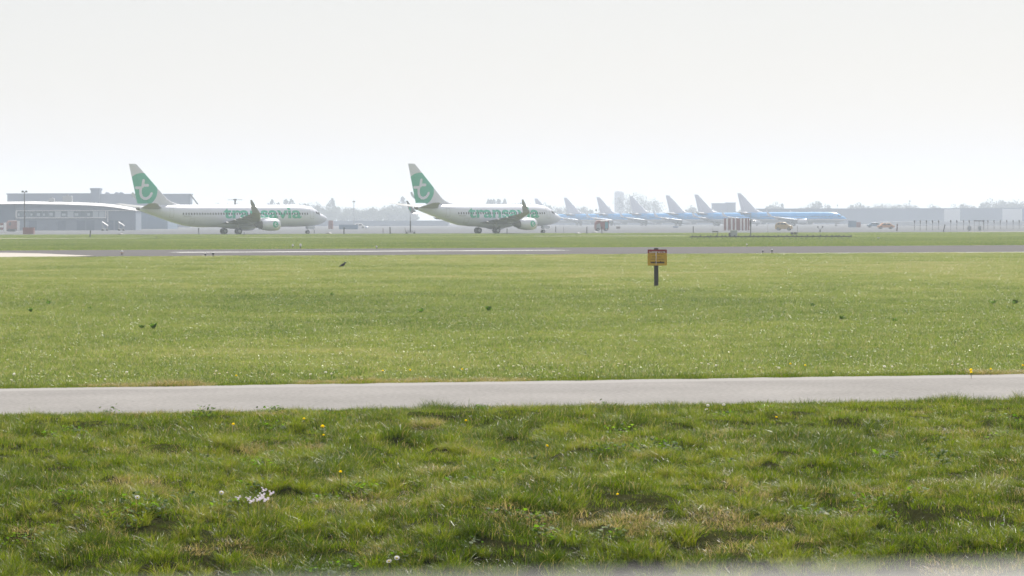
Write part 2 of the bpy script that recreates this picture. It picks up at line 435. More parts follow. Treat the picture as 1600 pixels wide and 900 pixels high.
def text_mesh(body, size, bold, step, width=None):
    """lettering as a flat, finely cut mesh: origin bottom left; scaled to a width when given"""
    cu = bpy.data.curves.new('lettering', 'FONT'); cu.body = body; cu.size = size; cu.offset = bold; cu.resolution_u = 4
    o = bpy.data.objects.new('lettering', cu); col.objects.link(o); bpy.context.view_layer.update()
    me = bpy.data.meshes.new_from_object(o.evaluated_get(bpy.context.evaluated_depsgraph_get()))
    bpy.data.objects.remove(o)
    bm = bmesh.new(); bm.from_mesh(me); bmesh.ops.remove_doubles(bm, verts=bm.verts, dist=1e-5)
    x0 = min(v.co.x for v in bm.verts); x1 = max(v.co.x for v in bm.verts)
    k = width / (x1 - x0) if width else 1
    for v in bm.verts: v.co.x = (v.co.x - x0) * k
    if step:
        for _ in range(5):
            bmesh.ops.triangulate(bm, faces=bm.faces)
            es = [e for e in bm.edges if e.calc_length() > step]
            if not es: break
            bmesh.ops.subdivide_edges(bm, edges=es, cuts=1)
        bmesh.ops.triangulate(bm, faces=bm.faces)
    vs = [v.co.copy() for v in bm.verts]; bm.verts.index_update(); fs = [tuple(v.index for v in f.verts) for f in bm.faces]
    bm.free(); return vs, fs

T_LOGO = [[(250, 328), (238, 420)], [(236, 403), (312, 403)], [(142, 441), (214, 441)],
          [(214, 441), (205, 480), (206, 530), (222, 575), (255, 603), (290, 603), (325, 588), (350, 560), (366, 528)]]

class Plane:
    """twin-jet airliner; distances a are metres aft of the nose of the short version, stretched by two plugs"""
    def __init__(s, fwd, aft, livery):
        s.fwd, s.aft, s.liv = fwd, aft, livery
    def A(s, a): return a + (s.fwd if a > 8 else s.fwd * max(0, (a - 7) / 1.0)) + (s.aft if a > 20.4 else s.aft * max(0, (a - 19.4)))
    def inv(s, x):
        lo, hi = 0, 40
        for _ in range(40):
            m_ = (lo + hi) / 2
            if s.A(m_) < x: lo = m_
            else: hi = m_
        return lo
    def sec(s, a):           # a in short-version metres
        t, b, h = (np.interp(a, *q) for q in (TOP, BOT, HW)); return (t + b) / 2, (t - b) / 2, h
    def ring(s, a, ang, off=0.0):   # ang 0 = right side, 90 = top
        zc, hh, hw = s.sec(a)
        return (-s.A(a) , -(hw + off) * math.cos(ang), zc + (hh + off) * math.sin(ang))
    def side_y(s, x, z):     # half width of the hull at metres-aft x and height z
        zc, hh, hw = s.sec(s.inv(x)); q = max(0, 1 - ((z - zc) / hh) ** 2); return hw * math.sqrt(q)
    def build(s, name, loc, rz):
        L = s.liv; white = L == 'white'
        root = empty(name, loc, rz)
        x0 = s.A(16.6)       # main gear: the root stands between the main wheels
        def part(nm, mb, m, par=root): 
            o = obj(nm, mb, m, par); 
            return o
        sh = lambda p: (p[0] + x0, p[1], p[2])
        # fuselage
        st = sorted(set(list(np.linspace(0, .5, 7)) + list(np.linspace(.5, 7, 24)) + list(np.linspace(7, 20.5, 14)) + list(np.linspace(20.5, 32.3, 30))))
        mb = MB(); rows = [[sh(s.ring(a, 2 * math.pi * j / 48)) for j in range(48)] for a in st]
        mb.grid(rows, closed=True); mb.add(rows[0], [tuple(range(48))], True); mb.add(rows[-1], [tuple(range(48))])
        hull = M['white'] if white else M['blue_hull']
        fus = part('fuselage', mb, hull)
        # exhaust of the auxiliary unit at the tail end
        mb = MB(); mb.tube([sh((-s.A(31.9), 0, 4.61)), sh((-s.A(32.45), 0, 4.64))], [.34, .22], 14)
        part('tail_cone_outlet', mb, M['dark_metal'], fus)
        # belly fairing
        mb = MB(); rows = []
        for i in range(15):
            t = i / 14; a = 9.6 + 10.6 * t; k = math.sin(math.pi * t) ** .6 if 0 < t < 1 else 0.02
            rows.append([sh((-s.A(a), 1.95 * k * math.cos(2 * math.pi * j / 24), 1.75 + .82 * k * math.sin(2 * math.pi * j / 24))) for j in range(24)])
        mb.grid(rows, closed=True); part('belly_fairing', mb, M['white'] if white else M['grey_wing'])
        # cabin windows, one joined part: too small to pick apart
        mb = MB(); x = s.A(5.0)
        while x < s.A(24.6):
            for sd in (-1, 1):
                q = []
                for dx, dz in ((-.13, -.10), (-.06, -.19), (.06, -.19), (.13, -.10), (.13, .10), (.06, .19), (-.06, .19), (-.13, .10)):
                    q.append(sh((-(x + dx), sd * (s.side_y(x + dx, 3.68 + dz) + .03), 3.68 + dz)))
                mb.add(q, [tuple(range(8))])
            x += .53
        tag(part('cabin_window_row', mb, M['glass_dark']), kind='stuff')
        # flight deck panes
        for sd in (0, 1):
            for a_0, a_1, e0, e1 in ((1.84, 2.16, 48, 78), (2.02, 2.5, 27, 46), (2.56, 2.98, 24, 44)):
                mb = MB(); rows = []
                for i in range(4):
                    a = a_0 + (a_1 - a_0) * i / 3; row = []
                    for j in range(4):
                        e = R(e0 + (e1 - e0) * j / 3); e = math.pi - e if sd else e
                        row.append(sh(s.ring(a, e, .025)))
                    rows.append(row)
                mb.grid(rows); part('cockpit_window', mb, M['glass_dark'])
        # doors: thin outlined panels on both sides
        for a, z0, z1, hwid in ((4.0, 2.75, 4.55, .42), (26.2, 3.05, 4.6, .38), (22.3, 1.95, 2.8, .5)):
            for sd in (-1, 1):
                mb = MB(); xc = s.A(a); q = lambda dx, z, off: sh((-(xc + dx), sd * (s.side_y(xc + dx, z) + off), z))
                zs = np.linspace(z0, z1, 7)
                for dx0, dx1 in ((-hwid, -hwid + .05), (hwid - .05, hwid)):
                    mb.grid([[q(dx0, z, .02) for z in zs], [q(dx1, z, .02) for z in zs]])
                for z in (z0, z1):
                    mb.grid([[q(d_, z - .03, .02) for d_ in np.linspace(-hwid, hwid, 4)], [q(d_, z + .03, .02) for d_ in np.linspace(-hwid, hwid, 4)]])
                part('door_outline', mb, M['line_grey'])
        # wings, winglets
        for sd in (-1, 1):
            def foil(y, le, ch, z, th, n=12, vert=None):
                up = []; lo = []
                for i in range(n + 1):
                    c = (1 - math.cos(math.pi * i / n)) / 2
                    yt = 5 * th * (.2969 * math.sqrt(c) - .126 * c - .3516 * c * c + .2843 * c ** 3 - .1036 * c ** 4)
                    up.append((c, yt)); lo.append((c, -yt * .8))
                loop = up + lo[-2:0:-1]; r = []
                for c, t in loop:
                    if vert is None: r.append(sh((-(s.A(11.6) + le - 11.6 + c * ch), sd * y, z + t * ch)))
                    else: r.append(sh((-(s.A(11.6) + le - 11.6 + c * ch), sd * (y - t * ch * math.sin(vert)), z + t * ch * math.cos(vert))))
                return r
            stn = [(1.2, 11.2, 8.0, 1.98, .13), (1.9, 11.6, 7.5, 2.05, .13), (5.8, 13.66, 5.7, 2.46, .115), (10.5, 16.13, 3.85, 2.96, .105),
                   (15.0, 18.5, 2.25, 3.44, .10), (17.0, 19.55, 1.68, 3.66, .10)]
            mb = MB(); rows = [foil(*q) for q in stn]; mb.grid(rows, closed=True); mb.add(rows[-1], [tuple(range(24))])
            wing = part('wing', mb, M['grey_wing'] if white else M['white'])
            mb = MB()
            rows = [foil(17.0, 19.55, 1.68, 3.66, .10, vert=0.1), foil(17.35, 19.78, 1.55, 3.75, .10, vert=.5), foil(17.58, 20.1, 1.4, 4.02, .09, vert=1.0),
                    foil(17.72, 20.5, 1.2, 4.5, .09, vert=1.3), foil(18.05, 21.7, .34, 6.05, .09, vert=1.35)]
            mb.grid(rows, closed=True); mb.add(rows[-1], [tuple(range(24))])
            part('winglet', mb, M['grey_wing'] if white else M['white'], wing)
            if white:           # the green mark on the winglet's inner face
                mb = MB(); q = [(20.55, 4.2), (21.45, 4.2), (21.6, 4.7), (21.3, 5.0), (20.9, 4.85)]
                mb.add([sh((-(s.A(11.6) + a - 11.6), sd * (17.56 + (z - 4.0) * .235), z)) for a, z in q], [tuple(range(5))]); part('winglet_mark', mb, M['green'], wing)
            # bright leading edge slats
            mb = MB()
            for (y0, l0, c0, z0, t0), (y1, l1, c1, z1, t1) in zip(stn[1:-1], stn[2:]):
                r0, r1 = [], []
                for rr, (y, l, c, z, t) in ((r0, (y0, l0, c0, z0, t0)), (r1, (y1, l1, c1, z1, t1))):
                    for k in range(-4, 5):
                        cc = (k / 4) ** 2 * (.05 if white else .13); sg = 1 if k >= 0 else -1
                        yt = 5 * t * (.2969 * math.sqrt(cc) - .126 * cc - .3516 * cc * cc) * (1 if k >= 0 else .8)
                        rr.append(sh((-(s.A(11.6) + l - 11.6 + cc * c - .02), sd * y, z + sg * (yt * c + .012))))
                mb.grid([r0, r1])
            part('leading_edge', mb, M['light_metal'], wing)
            # flap track fairings
            for y in (4.1, 8.0, 11.2):
                le = np.interp(y, [q[0] for q in stn], [q[1] + q[2] for q in stn]); z = np.interp(y, [q[0] for q in stn], [q[3] for q in stn])
                ax = s.A(11.6) + le - 11.6
                mb = MB(); mb.tube([sh((-(ax - 2.2), sd * y, z - .18)), sh((-(ax - 1.2), sd * y, z - .30)), sh((-(ax), sd * y, z - .25)), sh((-(ax + .55), sd * y, z - .08))], [.04, .2, .17, .03], 8)
                part('flap_fairing', mb, M['grey_wing'], wing)
            # engine
            ye, ze, ea = sd * 4.83, 1.66, s.A(9.6)
            eng = empty('engine'); eng.parent = root
            prof = [(.0, .86), (.03, .96), (.2, 1.06), (.9, 1.16), (1.8, 1.16), (2.7, 1.05), (3.5, .90), (3.52, .82)]
            def rev(pr, flat=True, n=28):
                rows = []
                for a, r in pr:
                    row = []
                    for j in range(n):
                        t = 2 * math.pi * j / n; zz = math.sin(t) * r
                        if flat and zz < 0: zz *= .90
                        row.append(sh((-(ea + a), ye + math.cos(t) * r * 1.02, ze + zz)))
                    rows.append(row)
                return rows
            mb = MB(); mb.grid(rev(prof), closed=True); part('cowl', mb, M['white'] if white else M['blue_hull'], eng)
            mb = MB(); mb.grid(rev([(.25, .80), (.0, .86), (-.04, .91), (.03, .965), (.12, 1.03)]), closed=True); part('inlet_lip', mb, M['light_metal'], eng)
            mb = MB(); rr = rev([(.25, .80), (.9, .78), (.95, .2), (.6, .02)]); mb.grid(rr, closed=True); part('fan', mb, M['dark'], eng)
            mb = MB(); rr = rev([(3.3, .80), (3.5, .62), (4.3, .50), (4.35, .40), (4.9, .05)], False); mb.grid(rr, closed=True); part('exhaust', mb, M['dark_metal'], eng)
            mb = MB()
            rows = [[sh((-(ea + a), ye + dy, z)) for dy, z in ((-.14, z0), (-.18, (z0 + z1) / 2), (-.1, z1), (.1, z1), (.18, (z0 + z1) / 2), (.14, z0))]
                    for a, z0, z1 in ((.9, 2.6, 2.78), (1.9, 2.55, 2.95), (3.3, 2.2, 2.95), (5.2, 1.95, 2.6), (6.4, 2.1, 2.4))]
            mb.grid(rows); part('pylon', mb, M['white'] if white else M['grey_wing'], eng)
            if white:
                mb = MB(); rr = []
                cxl, czl, rad = ea + 1.15, ze + .1, .56
                yo = lambda z: sd * (4.83 + 1.02 * math.sqrt(max(0, 1.18 ** 2 - (z - ze) ** 2)))
                mb.grid([[sh((-(cxl + r_ * math.cos(2 * math.pi * j / 24)), yo(czl + r_ * math.sin(2 * math.pi * j / 24)) + sd * .02, czl + r_ * math.sin(2 * math.pi * j / 24))) for j in range(24)] for r_ in (.02, .2, .4, rad)], closed=True)
                em = part('engine_emblem', mb, M['green'], eng)
                for si, sk in enumerate(T_LOGO):
                    v2, f2 = stroke_rows([((p[0] - 245) * .0022 * (1 if sd < 0 else -1), -(p[1] - 470) * .0022) for p in sk], .06)
                    mb = MB(); mb.add([sh((-(cxl - sd * -1 * 0 - p.x), yo(czl + p.y) + sd * (.03 + .008 * si), czl + p.y)) for p in v2], f2); part('emblem_stroke', mb, M['white'], eng)
            # stabiliser
            def tf(y, le, ch, z, th):
                r = []
                for i in range(17):
                    c = (1 - math.cos(math.pi * i / 8)) / 2 if i <= 8 else (1 - math.cos(math.pi * (16 - i) / 8)) / 2
                    yt = 5 * th * (.2969 * math.sqrt(c) - .126 * c - .3516 * c * c + .2843 * c ** 3 - .1036 * c ** 4)
                    r.append(sh((-(s.A(26) + le - 26 + c * ch), sd * y, z + (yt if i <= 8 else -yt) * ch)))
                return r
            mb = MB(); rows = [tf(.5, 27.6, 4.1, 4.72, .11), tf(3.5, 29.6, 2.9, 5.05, .10), tf(7.0, 31.7, 1.55, 5.48, .09), tf(7.15, 31.95, 1.2, 5.5, .07)]
            mb.grid(rows, closed=True); mb.add(rows[-1], [tuple(range(17))]); part('tailplane', mb, M['grey_wing'])
            # main gear
            mg = empty('main_gear'); mg.parent = root
            mb = MB(); xg = -s.A(16.6); mb.tube([sh((xg, sd * 2.86, .57)), sh((xg, sd * 2.86, 2.3))], .13, 10); mb.tube([sh((xg, sd * 2.5, .57)), sh((xg, sd * 3.22, .57))], .09, 8)
            mb.tube([sh((xg, sd * 2.8, 1.2)), sh((xg, sd * 1.2, 2.0))], .06, 6); part('strut', mb, M['gear'], mg)
            for yy in (2.5, 3.22):
                mb = MB()
                rows = [[sh((xg + r_ * math.cos(2 * math.pi * j / 24), sd * yy + dy, .565 + r_ * math.sin(2 * math.pi * j / 24))) for j in range(24)]
                        for dy, r_ in ((-.17, .28), (-.2, .45), (-.15, .54), (0, .565), (.15, .54), (.2, .45), (.17, .28))]
                mb.grid(rows, closed=True); part('tyre', mb, M['rubber'], mg)
                mb = MB(); mb.tube([sh((xg, sd * yy - .16, .565)), sh((xg, sd * yy + .16, .565))], .285, 16); part('rim', mb, M['gear'], mg)
        # nose gear
        ng_ = empty('nose_gear'); ng_.parent = root; xg = -4.05
        mb = MB(); mb.tube([sh((xg, 0, .35)), sh((xg + .05, 0, 1.6))], .085, 8); mb.tube([sh((xg, -.25, .34)), sh((xg, .25, .34))], .06, 8); part('strut', mb, M['gear'], ng_)
        for yy in (-.21, .21):
            mb = MB(); rows = [[sh((xg + r_ * math.cos(2 * math.pi * j / 20), yy + dy, .345 + r_ * math.sin(2 * math.pi * j / 20))) for j in range(20)]
                    for dy, r_ in ((-.09, .15), (-.11, .27), (-.08, .33), (.08, .33), (.11, .27), (.09, .15))]
            mb.grid(rows, closed=True); part('tyre', mb, M['rubber'], ng_)
            mb = MB(); mb.tube([sh((xg, yy - .08, .345)), sh((xg, yy + .08, .345))], .155, 12); part('rim', mb, M['gear'], ng_)
        mb = MB()
        for sd in (-1, 1): mb.box(sh((xg + .55, sd * .34, 1.12)), (1.5, .03, .5))
        part('gear_door', mb, M['white'] if white else M['grey_wing'], ng_)
        # fin: fixed part and rudder
        LEz = ([4.6, 5.2, 5.5, 5.85, 6.3, 12.3, 12.5], [22.9, 23.3, 24.6, 25.6, 26.4, 32.15, 32.5])
        TEz = ([4.6, 12.5], [32.0, 33.8])
        ca, cz, cr = 31.3, 7.95, 2.95
        fm = fin_mat(x0 - (s.A(26) + ca - 26), cz, cr) if white else M['white']
        def fy(c, ch, z):
            th = .10 * min(1, 5.5 / ch)
            return 5 * th * (.2969 * math.sqrt(c) - .126 * c - .3516 * c * c + .2843 * c ** 3 - .1036 * c ** 4) * ch * .8
        zs = [4.6, 4.9, 5.2, 5.5, 5.85, 6.3, 7, 8, 9, 10, 11, 12.3, 12.5]
        def finloop(z, c0, c1, n=12):
            le, te = np.interp(z, *LEz), np.interp(z, *TEz); ch = te - le; up = []
            for i in range(n + 1):
                c = c0 + (c1 - c0) * (1 - math.cos(math.pi * i / n)) / 2; up.append((c, fy(c, ch, z)))
            return [sh((-(s.A(26) + le + c * ch - 26), y, z)) for c, y in up] + [sh((-(s.A(26) + le + c * ch - 26), -y, z)) for c, y in up[::-1]]
        mb = MB(); rows = [finloop(z, 0, .72) for z in zs]; mb.grid(rows, closed=True); mb.add(rows[-1], [tuple(range(len(rows[-1])))]); fin = part('fin', mb, fm)
        mb = MB(); rows = [finloop(z, .726, 1.0, 6) for z in zs if z > 5.2]; mb.grid(rows, closed=True); mb.add(rows[-1], [tuple(range(len(rows[-1])))]); part('rudder', mb, fm, fin)
        def fin_y(x, z):     # x metres aft, short version
            le, te = np.interp(z, *LEz), np.interp(z, *TEz); c = min(1, max(0, (x - le) / (te - le))); return fy(c, te - le, z)
        if white:
            for sd in (-1, 1):
                for si, sk in enumerate(T_LOGO):
                    pts = []
                    for X_, Y_ in sk:
                        px, py = 200 + X_ / 10, 250 + Y_ / 10
                        aa, zz = (511 - px) / 7.75 - 5.84, (365 - py) / 8.56
                        if sd > 0: aa = 2 * 31.3 - aa
                        pts.append((aa, zz))
                    v2, f2 = stroke_rows(dense(pts, .15), .245)
                    mb = MB(); mb.add([sh((-(s.A(26) + p.x - 26), sd * (fin_y(p.x, p.y) + .025 + .01 * si), p.y)) for p in v2], f2)
                    part('emblem_stroke', mb, M['white'], fin)
                # the long name along the cabin
                vs, fs = text_mesh('transavia', 2.95, .07, .28, 15.7)
                mb = MB(); xs = 22.0
                def mp(v):
                    x = xs - v.x if sd < 0 else (xs - 15.7) + v.x; z = 2.92 + v.y * .97
                    return sh((-x, sd * (s.side_y(x, z) + .015), z))
                mb.add([mp(v) for v in vs], fs, True); part('lettering', mb, M['green'])
                vs, fs = text_mesh('PH-XRX', .42, .01, .3)
                mb = MB(); xs2 = s.A(24.0)
                mb.add([sh((-((xs2 - v.x) if sd < 0 else xs2 - 2 + v.x), sd * (s.side_y(xs2 - v.x if sd < 0 else xs2 - 2 + v.x, 3.1 + v.y) + .02), 3.1 + v.y)) for v in vs], fs); part('registration_lettering', mb, M['line_grey'])
        # aerials on the roof and belly
        mb = MB(); mb.prism([(-.25 + x0 - s.A(9), 5.28), (.25 + x0 - s.A(9), 5.28), (.0 + x0 - s.A(9), 5.62), (-.2 + x0 - s.A(9), 5.62)], -.03, .03); part('aerial', mb, M['white'])
        mb = MB(); mb.prism([(-.25 + x0 - s.A(8), 1.32), (.25 + x0 - s.A(8), 1.32), (-.05 + x0 - s.A(8), .98), (-.2 + x0 - s.A(8), .98)], -.03, .03); part('aerial', mb, M['white'])
        return root
    def loc_for_nose(s, px, D, rz):
        """ground place of the main gear so that the nose shows at pixel column px"""
        x0 = s.A(16.6); n = Vector((gx(px, D + x0 * math.sin(rz)), D + x0 * math.sin(rz), 0)); return n - Vector((math.cos(rz), math.sin(rz), 0)) * x0

P8 = Plane(3.0, 2.84, 'white'); rz = R(32)
o = P8.build('airliner', P8.loc_for_nose(511, 574, rz), rz)
tag(o, 'longer white airliner with green lettering and green tail disc, left of the two', 'airliner', 'white and green airliners on the taxiway')
P7 = Plane(0, 0, 'white'); rz = R(36)
o = P7.build('airliner', P7.loc_for_nose(876, 578, rz), rz)
tag(o, 'shorter white airliner with green lettering, at centre in front of the parked blue ones', 'airliner', 'white and green airliners on the taxiway')

P9 = Plane(4.3, 4.1, 'blue'); rz = R(-19)
noses = [1315]
row0 = P9.loc_for_nose(1315, 1190, rz)
ordinal = ['rightmost blue airliner of the row, its whole length in view', 'second blue airliner from the right end of the parked row',
           'third blue airliner from the right end of the parked row', 'fourth blue airliner from the right, its tail beside the bare trees',
           'fifth blue airliner from the right, its tail left of the pale tower', 'sixth blue airliner from the right end of the parked row',
           'farthest blue airliner of the row, only its tail above the white nose']
first = None
tails_px = [1152, 1085, 1040, 983, 932, 881, 835]; tails_y = [302, 304, 305, 306.6, 308, 309, 310]
tx = P9.A(26) + 33.8 - 26 - P9.A(16.6)
for i in range(7):
    if first is None: first = o = P9.build('airliner', (0, 0, 0), rz)
    else: o = copy_tree(first)
    D = (12.5 - CAM_H) / ((CAM_H and (at(tails_px[i], tails_y[i], 1.0).z - CAM_H)))
    D *= 1.0
    p = at(tails_px[i], tails_y[i], D)
    o.location = (p.x + tx * math.cos(rz), p.y + tx * math.sin(rz), 0)
    tag(o, ordinal[i], 'airliner', 'blue airliners parked in a row')

# ------------------------------------------------------------------ the warning sign
sp = G(1025.5, 447.6); SD = sp.y; k = SD / FPX
sign = empty('warning_sign', (sp.x, sp.y, 0))
tag(sign, 'small red and yellow warning board on a black post in the grass', 'sign')
mb = MB(); mb.box((0, .05, .67), (.15, .12, 1.34), bev=.012); obj('post', mb, M['black'], sign)
bw, z0, z1 = 30.2 * k, (447.6 - 414.8) * k, (447.6 - 389.8) * k
zr = z1 - 5.6 * k
bx = (1027 - 1025.5) * k
def rounded(x0, x1, za, zb, r, corners):
    out = []
    for cx, cz_, a0, on in ((x1 - r, za + r, -90, corners[0]), (x1 - r, zb - r, 0, corners[1]), (x0 + r, zb - r, 90, corners[2]), (x0 + r, za + r, 180, corners[3])):
        if on: out += [(cx + r * math.cos(R(a0 + 18 * i)), cz_ + r * math.sin(R(a0 + 18 * i))) for i in range(6)]
        else: out.append((x1 if a0 in (-90, 0) else x0, za if a0 in (-90, 180) else zb))
    return out
mb = MB(); mb.prism(rounded(bx - bw / 2, bx + bw / 2, z0, zr - .003, .035, (1, 0, 0, 1)), -.030, -.014); obj('yellow_panel', mb, M['yellow_sign'], sign)
mb = MB(); mb.prism(rounded(bx - bw / 2, bx + bw / 2, zr, z1, .035, (0, 1, 1, 0)), -.030, -.014); obj('red_panel', mb, M['red_sign'], sign)
def sign_text(body, xc, z, hgt, width, m, bold=.006):
    vs, fs = text_mesh(body, hgt * 1.38, bold, 0, width)
    mb = MB(); mb.add([(xc - width / 2 + v.x, -.0335, z + v.y) for v in vs], fs); obj('lettering', mb, m, sign)
sign_text('Luchthaventerrein', bx, z1 - .112, .055, .555, M['text_pale'], .004)
sign_text('Levensgevaar', bx + .01, z0 + .385, .038, .43, M['text_dark'], 0)
sign_text('Betreden', bx - .01, z0 + .285, .042, .31, M['text_dark'], 0)
sign_text('zonder vergunning', bx, z0 + .205, .036, .47, M['text_dark'], 0)
sign_text('verboden', bx, z0 + .085, .062, .50, M['text_dark'], .008)
mb = MB(); rows = []
for i in range(9):
    t = i / 8; z = z1 - .06 - t * .47; wd = (.016, .022, .018, .012, .011, .009, .008, .009, .007)[i]; xo = bx - .042 + .006 * math.sin(i * 2.1)
    rows.append([(xo - wd, -.0345, z), (xo + wd, -.0345, z)])
mb.grid(rows); obj('pale_streak', mb, M['text_pale'], sign)

# ------------------------------------------------------------------ crow, flying bird
def bird_body(pts, rad, n=14, flat=1.0):
    mb = MB(); pts = [Vector(p) for p in pts]; rows = []
    for i, p in enumerate(pts):
        d = (pts[min(i + 1, len(pts) - 1)] - pts[max(i - 1, 0)]).normalized(); kx = Vector((0, 1, 0)); u = d.cross(kx).normalized()
        rows.append([p + kx * math.cos(2 * math.pi * j / n) * rad[i][0] + u * math.sin(2 * math.pi * j / n) * rad[i][1] for j in range(n)])
    mb.grid(rows, closed=True); mb.add(rows[0], [tuple(range(n))]); mb.add(rows[-1], [tuple(range(n))])
    return mb
cp = G(536, 418.4)
crow = empty('crow', cp, R(8)); tag(crow, 'black crow standing on the short grass before the runway', 'bird')
body = bird_body([(-.235, 0, .045), (-.16, 0, .075), (-.10, 0, .105), (-.03, 0, .135), (.03, 0, .165), (.065, 0, .205), (.085, 0, .245), (.105, 0, .268), (.128, 0, .268), (.142, 0, .265), (.185, 0, .255)],
                 [(.03, .006), (.035, .014), (.05, .045), (.068, .066), (.068, .068), (.05, .05), (.038, .04), (.036, .036), (.024, .024), (.011, .014), (.002, .002)])
obj('body', body, M['crow'], crow)
for sd in (-1, 1):
    obj('wing', bird_body([(.055, sd * .062, .19), (0, sd * .07, .165), (-.08, sd * .058, .115), (-.2, sd * .03, .06)], [(.006, .02), (.014, .05), (.014, .045), (.004, .01)]), M['crow'], crow)
    mb = MB(); mb.tube([(0, sd * .03, .11), (.012, sd * .03, .05), (.005, sd * .03, .004)], [.014, .006, .005], 6); mb.tube([(-.02, sd * .03, .005), (.045, sd * .03, .005)], .005, 5); obj('leg', mb, M['crow'], crow)
fp = at(1178.5, 345.5, 330)
fb = empty('bird_in_flight', fp, R(20)); tag(fb, 'small dark bird flying low beside the thin mast', 'bird')
obj('body', bird_body([(-.2, 0, -.02), (-.08, 0, 0), (.04, 0, .01), (.12, 0, .03), (.17, 0, .03)], [(.03, .005), (.045, .04), (.05, .045), (.028, .028), (.003, .003)]), M['crow'], fb)
for sd in (-1, 1):
    mb = MB(); mb.grid([[(.06, sd * .03, .02), (-.07, sd * .03, .01)], [(.1, sd * .16, .09), (-.06, sd * .16, .08)], [(.05, sd * .3, .06), (-.05, sd * .3, .05)], [(-.06, sd * .42, 0), (-.08, sd * .42, -.005)]])
    mb.grid([[(.06, sd * .03, .008), (-.07, sd * .03, .002)], [(.1, sd * .16, .082), (-.06, sd * .16, .072)], [(.05, sd * .3, .053), (-.05, sd * .3, .045)], [(-.06, sd * .42, -.004), (-.08, sd * .42, -.009)]])
    obj('wing', mb, M['crow'], fb)

# ------------------------------------------------------------------ runway lights
def runway_light(px, py, hgt, label, orange=False, group='runway edge lights', head='white_plain'):
    p = G(px, py); o = empty('runway_light', (p.x, p.y, .02)); kk = hgt / .35
    mb = MB(); mb.tube([(0, 0, 0), (0, 0, .03 * kk)], .10 * kk, 12); mb.tube([(0, 0, .02 * kk), (0, 0, .22 * kk)], .035 * kk, 8); obj('base', mb, M['dark'], o)
    mb = MB(); rows = [[(r_ * kk * math.cos(2 * math.pi * j / 14), r_ * kk * math.sin(2 * math.pi * j / 14), z * kk) for j in range(14)] for z, r_ in ((.19, .05), (.2, .10), (.27, .11), (.32, .085), (.35, .02))]
    mb.grid(rows, closed=True); obj('lamp_head', mb, M[head], o)
    mb = MB(); mb.tube([(0, 0, .33 * kk), (0, 0, .40 * kk)], [.09 * kk, .05 * kk], 10); obj('cap', mb, M['white_plain'], o)
    if orange:
        mb = MB(); mb.tube([(0, 0, .14 * kk), (0, 0, .20 * kk)], .105 * kk, 14); obj('orange_ring', mb, M['orange'], o)
    return tag(o, label, 'light', group)
runway_light(190.5, 398.6, .30, 'white runway light with orange ring, left on the dark runway', True)
runway_light(321, 401.8, .22, 'left of two small runway lights near the left white line', head='dark')
runway_light(333, 401.8, .27, 'right of two small runway lights near the left white line', head='dark')
runway_light(1192, 396.0, .20, 'left of two small runway lights below the dark beam', head='dark')
runway_light(1206, 396.5, .26, 'right of two small runway lights below the dark beam', head='dark')
runway_light(1167, 385.4, .22, 'tiny white light on the runway\'s far edge below the grey cabinet')
runway_light(588.5, 389.2, .24, 'tiny white light on the runway\'s far edge between the two airliners')
runway_light(457.5, 388.0, .30, 'left of two lights on the far grass edge below the left airliner\'s engine')
runway_light(469.5, 388.6, .36, 'right of two lights on the far grass edge below the left airliner\'s engine')

# ------------------------------------------------------------------ field equipment beyond the runway
bl, br = G(1077.5, 373.8), G(1331, 373.0)
L_ = (br - bl).length; ang = math.atan2(br.y - bl.y, br.x - bl.x)
beam = empty('light_bar', bl, ang); tag(beam, 'long low dark bar on short legs lying across the far grass', 'light bar')
mb = MB(); mb.box((L_ / 2, 0, .30), (L_, .12, .13), bev=.02); obj('beam', mb, M['dark'], beam)
leg_me = None; rr = random.Random(4)
for i in range(27):
    x = L_ * (i + .5) / 27 + rr.uniform(-.18, .18)
    if leg_me is None:
        mb = MB(); mb.box((0, 0, .12), (.06, .06, .24)); mb.box((0, 0, .02), (.2, .2, .04)); leg_me = mb.mesh('leg'); leg_me.materials.append(M['dark'])
    obj('leg', leg_me, None, beam, loc=(x, 0, 0))
lamp_me = None
for i in range(34):
    x = L_ * (i + .5) / 34 + rr.uniform(-.2, .2)
    if lamp_me is None:
        mb = MB(); mb.tube([(0, -.12, .40), (0, .1, .40)], [.09, .07], 8); mb.box((0, 0, .34), (.05, .05, .08)); lamp_me = mb.mesh('lamp'); lamp_me.materials.append(M['dark'])
    o = obj('lamp', lamp_me, None, beam, loc=(x, 0, rr.uniform(-.06, .02)))

def equip(px, py, name, label, cat, pieces, rz=0.0, group=None):
    p = G(px, py); o = empty(name, p, rz); s = p.y / FPX
    for nm, mb, m in pieces(s): obj(nm, mb, M[m], o)
    return tag(o, label, cat, group)
def cab(s):
    a = MB(); a.box((0, 0, 5.4 * s), (10.5 * s, .7, 10.6 * s), bev=.03); b = MB(); b.box((0, 0, 11.0 * s), (11.6 * s, .8, .7 * s)); c = MB(); c.box((-6.6 * s, .1, 3.4 * s), (2.6 * s, .5, 6.8 * s), bev=.02)
    d = MB(); d.box((1.5 * s, -.36, 5 * s), (5 * s, .02, 7.5 * s)); e = MB(); e.box((3.2 * s, -.39, 5 * s), (.4 * s, .05, 1.2 * s))
    return [('cabinet_body', a, 'grey_box'), ('cabinet_roof', b, 'white_plain'), ('side_box', c, 'dark'), ('door', d, 'grey_box'), ('handle', e, 'dark')]
equip(1146.5, 370.6, 'equipment_cabinet', 'grey equipment cabinet with small dark side box behind the low bar', 'cabinet', cab)
